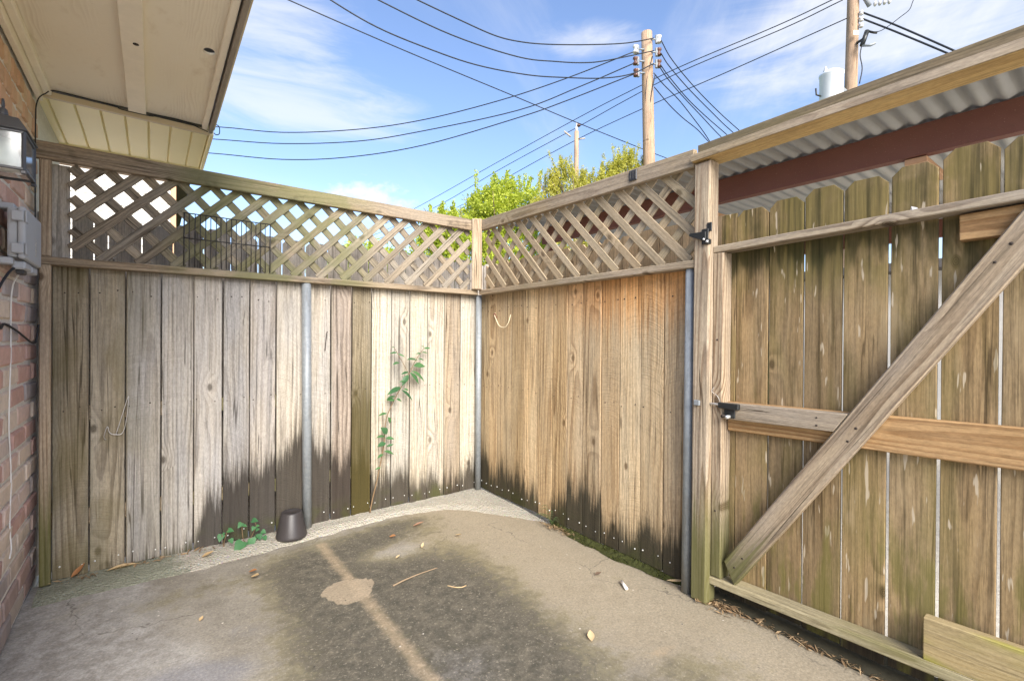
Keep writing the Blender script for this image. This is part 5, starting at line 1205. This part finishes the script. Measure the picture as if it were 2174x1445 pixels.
# ================================================================== SMALL THINGS ON THE FENCES
wp = thing('wire_panel', (-2.01, -0.08, 1.84), 'black wire grid leaning against the back lattice on the middle rail', 'wire panel')
x0_, x1_ = -2.253, -1.768
for i in range(18):
    x_ = x0_ + (x1_ - x0_) * i / 17
    tube('upright_bar', [(x_, -0.0785, 1.836), (x_ + random.uniform(-0.002, 0.002), -0.0785, 2.168)], 0.0028 if 0 < i < 17 else 0.004, M['dark_wire'], wp, 6)
for z_ in (2.168, 2.012): tube('cross_bar', [(x0_ - 0.004, -0.083, z_), (x1_ + 0.004, -0.083, z_ - 0.002)], 0.0036, M['dark_wire'], wp, 6)
hk = tube('hook', smooth_pts([(0.0, -0.243, 1.625), (-0.012, -0.252, 1.60), (-0.02, -0.283, 1.569), (-0.024, -0.33, 1.515), (-0.026, -0.385, 1.495), (-0.026, -0.44, 1.502), (-0.022, -0.475, 1.545), (-0.008, -0.478, 1.60)]), 0.0042, M['tag'], None, 8)
tag(hk, 'curved pale hook screwed into the tan boards near the corner', 'hook')
as_parent(hk, (0.0, -0.243, 1.625))
for (y_, z_) in ((-0.245, 1.61), (-0.262, 1.585)):
    o = lathe('hook_screw', [(0.012, 0.0), (0.012, 0.006), (0.005, 0.01)], (-0.004, y_, z_), M['rust_hook'], hk, 10, (-1, 0, 0))
ww = tube('bent_wire', smooth_pts([(-2.624, -0.004, 0.79), (-2.632, -0.012, 0.81), (-2.617, -0.014, 0.868), (-2.606, -0.014, 0.83), (-2.578, -0.018, 0.817), (-2.548, -0.016, 0.824), (-2.53, -0.014, 0.90), (-2.520, -0.012, 1.025), (-2.526, -0.012, 1.025), (-2.552, -0.014, 0.92), (-2.578, -0.018, 0.817)], 5), 0.0022, M['steel_wire'], None, 6)
tag(ww, 'thin bent wire loop nailed to the grey boards', 'wire')
nl = tube('bent_nail', smooth_pts([(-1.366, 0.0, 1.44), (-1.372, -0.03, 1.442), (-1.378, -0.034, 1.42), (-1.383, -0.012, 1.30)]), 0.003, M['dark_nail'], None, 6)
tag(nl, 'dark bent nail in the grey boards beside the pipe post', 'nail')
pq = thing('bracket', (-0.076, -1.80, 2.395), 'small dark ribbed bracket on the lattice header rail', 'bracket')
box('plate', (-0.080, -1.832, 2.364), (-0.0725, -1.772, 2.43), M['bronze'], pq, 0.006)
for i in range(3): box('rib', (-0.084, -1.826 + i * 0.018, 2.372), (-0.0795, -1.818 + i * 0.018, 2.424), M['dark_wire'], pq, 0.001)
rag = from_data('paint_chip', [(0.048, -3.10, 1.905), (0.046, -3.14, 1.902), (0.040, -3.128, 1.935), (0.044, -3.108, 1.945), (0.030, -3.118, 1.915), (0.028, -3.13, 1.908)], [(0, 4, 3), (4, 2, 3), (4, 5, 2), (5, 1, 2)], M['white_wire'])
tag(rag, 'torn white scrap caught on top of the gate rail', 'scrap')

# ================================================================== POT
pt = lathe('flower_pot', [(0.098, 0.0), (0.100, 0.012), (0.097, 0.022), (0.068, 0.165), (0.062, 0.172), (0.050, 0.172), (0.044, 0.166)], (-1.633, -0.125, 0.020), M['pot'], None, 40)
tag(pt, 'dark brown plastic pot standing upside down against the fence', 'flower pot')

# ================================================================== PLANTS
def leaf_mesh(name, L, W_, mat, parent, loc, direc, normal, heart=False, curl=0.2, fold=0.25):
    d = Vector(direc).normalized(); n = Vector(normal); n = (n - d * n.dot(d)).normalized(); s = d.cross(n)
    prof = [(0.0, 0.0), (0.04, 0.34), (0.2, 0.5), (0.42, 0.42), (0.66, 0.26), (0.86, 0.11), (1.0, 0.0)] if heart else [(0.0, 0.0), (0.12, 0.22), (0.32, 0.46), (0.52, 0.5), (0.74, 0.33), (0.9, 0.13), (1.0, 0.0)]
    v, f_ = [], []
    for t_, w in prof:
        back = -0.1 * L if (heart and 0 < t_ < 0.1) else 0.0
        c_ = d * (t_ * L) + n * (-curl * L * t_ * t_)
        v.append(c_); v.append(c_ + s * (w * W_) + n * (fold * w * W_) + d * back); v.append(c_ - s * (w * W_) + n * (fold * w * W_) + d * back)
    for i in range(len(prof) - 1):
        a_, b_ = 3 * i, 3 * i + 3
        f_ += [(a_, b_, b_ + 1, a_ + 1), (a_, a_ + 2, b_ + 2, b_)]
    o = from_data(name, [tuple(q) for q in v], f_, mat, parent, True); o.matrix_basis = Matrix.Translation(loc); return o
sp = thing('sapling', (-1.038, -0.03, 0.02), 'thin sapling with green leaves leaning up the grey boards', 'plant')
main = smooth_pts([(-1.038, -0.02, 0.02), (-1.02, -0.035, 0.14), (-0.986, -0.05, 0.305), (-0.941, -0.06, 0.56), (-0.919, -0.06, 0.765), (-0.832, -0.065, 0.948), (-0.743, -0.07, 1.09), (-0.68, -0.07, 1.21), (-0.60, -0.07, 1.318)], 6)
tube('stem', main, [0.006 - 0.0042 * i / (len(main) - 1) for i in range(len(main))], M['stem'], sp, 7)
tube('stem', smooth_pts([(-0.735, -0.07, 1.10), (-0.79, -0.07, 1.20), (-0.866, -0.07, 1.325)]), 0.0022, M['stem'], sp, 6)
LV = [(-0.80, 1.00, -1, -0.15, .13, .05), (-0.76, 1.05, -1, 0.1, .06, .02), (-0.80, 0.98, 1, -0.75, .13, .045), (-0.78, 0.985, 1, -0.2, .05, .02), (-0.74, 1.10, -0.6, -0.6, .10, .05), (-0.735, 1.12, 0.7, -0.75, .13, .045), (-0.72, 1.13, 1, -0.55, .17, .05),
      (-0.70, 1.17, 1, 0.1, .12, .055), (-0.74, 1.12, -1, 0.0, .07, .022), (-0.76, 1.22, 1, 0.2, .11, .055), (-0.82, 1.20, -1, 0.05, .10, .03), (-0.66, 1.23, 1, -0.15, .06, .02), (-0.63, 1.27, -1, 0.15, .055, .018), (-0.62, 1.28, 1, 0.0, .06, .018), (-0.605, 1.31, 1, 0.25, .07, .022), (-0.60, 1.32, -0.8, 0.4, .05, .02),
      (-0.84, 1.28, -1, 0.1, .07, .018), (-0.86, 1.32, -1, 0.3, .05, .015), (-0.83, 1.27, 1, -0.3, .06, .018), (-0.85, 0.93, -1, 0.0, .10, .03), (-0.86, 0.90, -1, 0.25, .07, .03), (-0.85, 0.91, 1, -0.3, .05, .025), (-0.915, 0.80, -1, 0.1, .09, .03), (-0.915, 0.77, 0.4, -0.9, .06, .04),
      (-0.935, 0.62, -1, 0.2, .08, .03), (-0.935, 0.57, -1, -0.1, .09, .045), (-0.93, 0.60, 1, 0.1, .06, .03), (-0.94, 0.50, 1, -0.2, .08, .045), (-0.945, 0.48, -1, -0.2, .07, .03), (-0.93, 0.54, 1, 0.5, .05, .02), (-0.97, 0.38, -1, 0.0, .05, .02), (-0.925, 0.64, -0.6, 0.8, .09, .05)]
for x_, z_, dx_, dz_, L_, W_ in LV:
    nrm = (random.uniform(-0.25, 0.25), -0.55 + random.uniform(-0.3, 0.2), 0.8)
    leaf_mesh('leaf', L_ * random.uniform(0.8, 1.2), W_ * random.uniform(0.85, 1.2), M['sap_leaf'], sp, (x_, -0.07 + random.uniform(-0.02, 0.012), z_), (dx_, -0.35 + random.uniform(-0.25, 0.3), dz_), nrm, curl=0.25, fold=0.3)
def seedling(label, base, leaves, stems):
    t_ = thing('vine_seedling', base, label, 'plant', 'seedlings at the foot of the grey fence')
    for s in stems: tube('stem', smooth_pts(s), 0.0022, M['stem'], t_, 6)
    for x_, z_, L_, dx_, dz_ in leaves:
        L_ *= 0.8; leaf_mesh('leaf', L_, L_ * 0.95, M['seed_leaf'], t_, (x_, -0.09 + random.uniform(-0.03, 0.02), z_), (dx_, -0.5, dz_), (random.uniform(-0.2, 0.2), -0.7, 0.7), heart=True, curl=0.15, fold=0.15)
seedling('heart-leaved seedling with many leaves creeping toward the brown pot', (-1.88, -0.08, 0.02),
         [(-1.930, 0.165, .05, -.6, -.5), (-1.925, 0.16, .03, .6, -.2), (-1.872, 0.175, .052, .7, -.1), (-1.862, 0.135, .04, -.4, -.5), (-1.845, 0.125, .03, .6, .1), (-1.832, 0.105, .034, -.5, -.3), (-1.815, 0.095, .042, .6, -.4), (-1.83, 0.075, .055, .1, -.8), (-1.80, 0.05, .045, .3, -.7), (-1.875, 0.055, .07, .1, -.8), (-1.85, 0.05, .04, .7, -.2), (-1.93, 0.055, .10, -.6, -.45), (-1.945, 0.02, .06, -.7, -.1), (-1.905, 0.03, .07, .5, -.3)],
         [[(-1.89, -0.05, 0.01), (-1.86, -0.07, 0.08), (-1.845, -0.08, 0.13), (-1.87, -0.08, 0.175)], [(-1.89, -0.05, 0.01), (-1.92, -0.07, 0.05), (-1.93, -0.07, 0.165)], [(-1.89, -0.05, 0.01), (-1.91, -0.09, 0.03), (-1.94, -0.1, 0.05)]])
seedling('small seedling with four heart leaves at the foot of the grey boards', (-2.03, -0.06, 0.02),
         [(-2.045, 0.115, .06, -.3, -.7), (-2.01, 0.135, .05, .7, -.1), (-2.03, 0.125, .02, -.4, -.2), (-2.0, 0.085, .045, .3, -.6)],
         [[(-2.03, -0.05, 0.01), (-2.025, -0.07, 0.08), (-2.01, -0.08, 0.135)], [(-2.03, -0.05, 0.01), (-2.04, -0.08, 0.09), (-2.045, -0.09, 0.115)]])
fe = thing('fern', (-0.03, -1.04, 0.02), 'small dark fern growing at the foot of the tan boards', 'plant')
for a_, L_, h_ in ((-0.4, 0.10, 0.15), (0.5, 0.09, 0.17), (1.5, 0.12, 0.12), (2.3, 0.13, 0.08), (-1.2, 0.1, 0.09), (3.0, 0.10, 0.10), (0.9, 0.15, 0.07), (-2.0, 0.09, 0.07)):
    v, f_ = [], []
    dirv = Vector((-0.45 * abs(math.cos(a_)), math.sin(a_), 0)).normalized(); side = Vector((-dirv.y, dirv.x, 0))
    N_ = 11
    for i in range(N_ + 1):
        s = i / N_; c_ = dirv * (L_ * s) + Vector((0, 0, h_ * math.sin(s * 2.3) * (1 - 0.25 * s)))
        w = 0.022 * (1 - s) ** 0.7
        b_ = len(v)
        for sg_ in (-1, 1):
            v += [tuple(c_ - dirv * 0.004), tuple(c_ + side * sg_ * w + dirv * 0.006 - Vector((0, 0, 0.004))), tuple(c_ + dirv * 0.004)]
        f_ += [(b_, b_ + 1, b_ + 2), (b_ + 3, b_ + 5, b_ + 4)]
        if i < N_: v_ = None
    o = from_data('frond', v, f_, M['fern'], fe); o.matrix_basis = Matrix.Translation((-0.03, -1.04, 0.02))

# moss along the tan fence: cushions plus short tufts
mv, mf = [], []
rng = np.random.default_rng(5)
nyy, nxx = 120, 9
for i in range(nyy):
    y_ = -0.98 - 1.17 * i / (nyy - 1)
    wid = (0.062 + 0.03 * mnoise.noise(Vector((y_ * 4, 7, 0)))) * math.sin(min(1.0, (i + 3) / 30) * math.pi / 2) * (1.0 if y_ > -1.9 else max(0.1, (y_ + 2.16) / 0.26)) + 0.012 * mnoise.noise(Vector((y_ * 11, 0, 0)))
    for j in range(nxx):
        s = j / (nxx - 1); x_ = 0.008 - wid * s
        mv.append((x_, y_, 0.002 + 0.026 * (1 - s) ** 1.3 + (0.010 * mnoise.noise(Vector((x_ * 40, y_ * 40, 0))) + 0.005 * mnoise.noise(Vector((x_ * 110, y_ * 110, 0)))) * (1 - s * s)))
for i in range(nyy - 1):
    for j in range(nxx - 1): mf.append((i * nxx + j, i * nxx + j + 1, (i + 1) * nxx + j + 1, (i + 1) * nxx + j))
nb0 = len(mv)
for k_ in range(5200):
    i_ = rng.integers(0, nb0); p = Vector(mv[i_]) + Vector((rng.normal() * 0.004, rng.normal() * 0.006, 0))
    if mnoise.noise(Vector((p.x * 25, p.y * 9, 4))) < 0.12: continue
    d_ = Vector((rng.normal() * 0.5 - 0.2, rng.normal() * 0.5, 1)).normalized() * rng.uniform(0.004, 0.013); s_ = Vector((rng.normal(), rng.normal(), 0)).normalized() * 0.0025
    b_ = len(mv); mv += [tuple(p - s_), tuple(p + s_), tuple(p + d_)]; mf.append((b_, b_ + 1, b_ + 2))
ms = from_data('moss', mv, mf, M['moss']); tag(ms, 'green moss strip along the foot of the tan fence', 'moss', kind='stuff')

# ================================================================== FALLEN LEAVES AND LITTER
def fallen(label, loc, L_, mat, yaw_, W_=0.5, cat='leaf', group='dry leaves lying on the concrete', z=0.012, curl=-0.25, fold=0.35, name='fallen_leaf'):
    o = leaf_mesh(name, L_, L_ * W_, mat, None, (0, 0, 0), (math.cos(yaw_), math.sin(yaw_), random.uniform(-0.05, 0.1)), (random.uniform(-0.15, 0.15), random.uniform(-0.15, 0.15), 1), curl=curl, fold=fold)
    o.matrix_basis = Matrix.Translation((loc[0], loc[1], z)); tag(o, label, cat, group); return o
fallen('orange brown leaf, upper of the touching pair on the slab', (-1.95, -0.50, 0), .05, M['dry_orange'], -0.6, 0.8)
fallen('pale tan leaf, lower of the touching pair on the slab', (-1.945, -0.57, 0), .055, M['dry_tan'], -0.9, 0.7)
fallen('large pinkish brown leaf on the concrete near the corner', (-0.87, -0.44, 0), .085, M['dry_pink'], -0.4, 0.6)
fallen('small orange leaf on the dark slab below the sapling', (-1.08, -0.51, 0), .05, M['dry_orange'], -0.9, 0.7)
fallen('light orange leaf lying farther right than the pink one', (-0.70, -0.76, 0), .06, M['dry_tan'], -1.2, 0.55)
fallen('thin cream leaf between the twig and the pink leaf', (-0.98, -0.81, 0), .05, M['dry_tan'], 0.9, 0.4)
fallen('tiny cream leaf flake above the twig', (-1.18, -0.85, 0), .035, M['dry_tan'], 0.3, 0.5)
fallen('pointed tan leaf alone on the tan slab nearest the camera', (-0.79, -2.16, 0), .06, M['dry_tan'], 0.9, 0.55)
fallen('small dark brown leaf on the tan slab before the tan fence', (-0.32, -1.74, 0), .04, M['dry_brown'], -0.4, 0.7)
fallen('pale yellow leaf lying on the rough concrete strip', (-2.16, -0.16, 0), .07, M['dry_tan'], 0.2, 0.6, z=0.03)
fallen('curled tan leaf arched against the foot of the grey boards', (-2.62, -0.05, 0), .16, M['dry_tan'], 0.05, 0.22, z=0.032, curl=0.0, fold=0.8)
fallen('rust orange curled leaf at the fence foot beside the brick wall', (-2.77, -0.05, 0), .065, M['dry_orange'], 0.7, 0.5, z=0.04, curl=-0.9, fold=0.8)
fallen('small white flake on the pale slab left of the dark stain', (-2.22, -0.91, 0), .035, M['dry_tan'], 1.1, 0.5)
fallen('tan leaf leaning against the foot of the gate post', (-0.05, -2.04, 0), .12, M['dry_tan'], -1.25, 0.28, z=0.022)
bt = tube('cigarette_butt', [(-0.295, -1.955, 0.011), (-0.255, -1.885, 0.011)], 0.009, M['cigarette'], None, 10); tag(bt, 'short white cigarette butt on the tan slab', 'cigarette butt')
tw = tube('twig', smooth_pts([(-1.324, -1.145, 0.006), (-1.25, -1.135, 0.012), (-1.15, -1.12, 0.012), (-1.024, -1.106, 0.007)]), [0.0045] * 6 + [0.004] * 6 + [0.003] * 7, M['twig'], None, 6); tag(tw, 'long thin brown twig lying on the dark stained slab', 'twig')
tw2 = tube('twig', smooth_pts([(-1.075, -1.325, 0.006), (-1.05, -1.37, 0.008), (-1.02, -1.39, 0.008), (-0.99, -1.385, 0.006)]), 0.003, M['dry_tan'], None, 6); tag(tw2, 'short curved pale twig on the dark slab', 'twig')
def litter(name, label, spots, n, seed, zf):
    rng = np.random.default_rng(seed); v, f_ = [], []
    for k_ in range(n):
        s = spots[rng.integers(0, len(spots))]; c_ = Vector((s[0] + rng.normal() * s[2], s[1] + rng.normal() * s[3], 0)); c_.z = zf + abs(rng.normal()) * 0.008
        a_ = rng.uniform(0, 6.28) if rng.random() < 0.5 else rng.normal() * 0.5 + 1.57
        L_ = rng.uniform(0.012, 0.05); w = L_ * rng.uniform(0.06, 0.3); d_ = Vector((math.cos(a_), math.sin(a_), rng.normal() * 0.25)) * L_ / 2; sd = Vector((-math.sin(a_), math.cos(a_), rng.normal() * 0.4)) * w / 2
        b_ = len(v); v += [tuple(c_ - d_), tuple(c_ + sd + Vector((0, 0, 0.003))), tuple(c_ + d_), tuple(c_ - sd)]; f_.append((b_, b_ + 1, b_ + 2, b_ + 3))
    o = from_data(name, v, f_, M['litter']); tag(o, label, 'leaf litter', kind='stuff'); return o
litter('leaf_litter', 'dry leaf litter gathered along the threshold under the gate', [(-0.022, -2.3 - 0.05 * i, 0.014, 0.04) for i in range(34)] + [(-0.03, -2.36, 0.03, 0.05)] * 10, 620, 3, 0.006)
litter('leaf_litter', 'dry leaf litter around the foot of the fern', [(-0.05, -1.13, 0.02, 0.05), (-0.04, -1.2, 0.02, 0.05), (-0.06, -1.05, 0.02, 0.04)], 110, 4, 0.012)
litter('leaf_litter', 'dry leaf and stem litter along the foot of the grey fence', [(-2.75, -0.06, 0.06, 0.02), (-2.5, -0.05, 0.1, 0.02), (-2.3, -0.04, 0.1, 0.015)], 90, 6, 0.030)
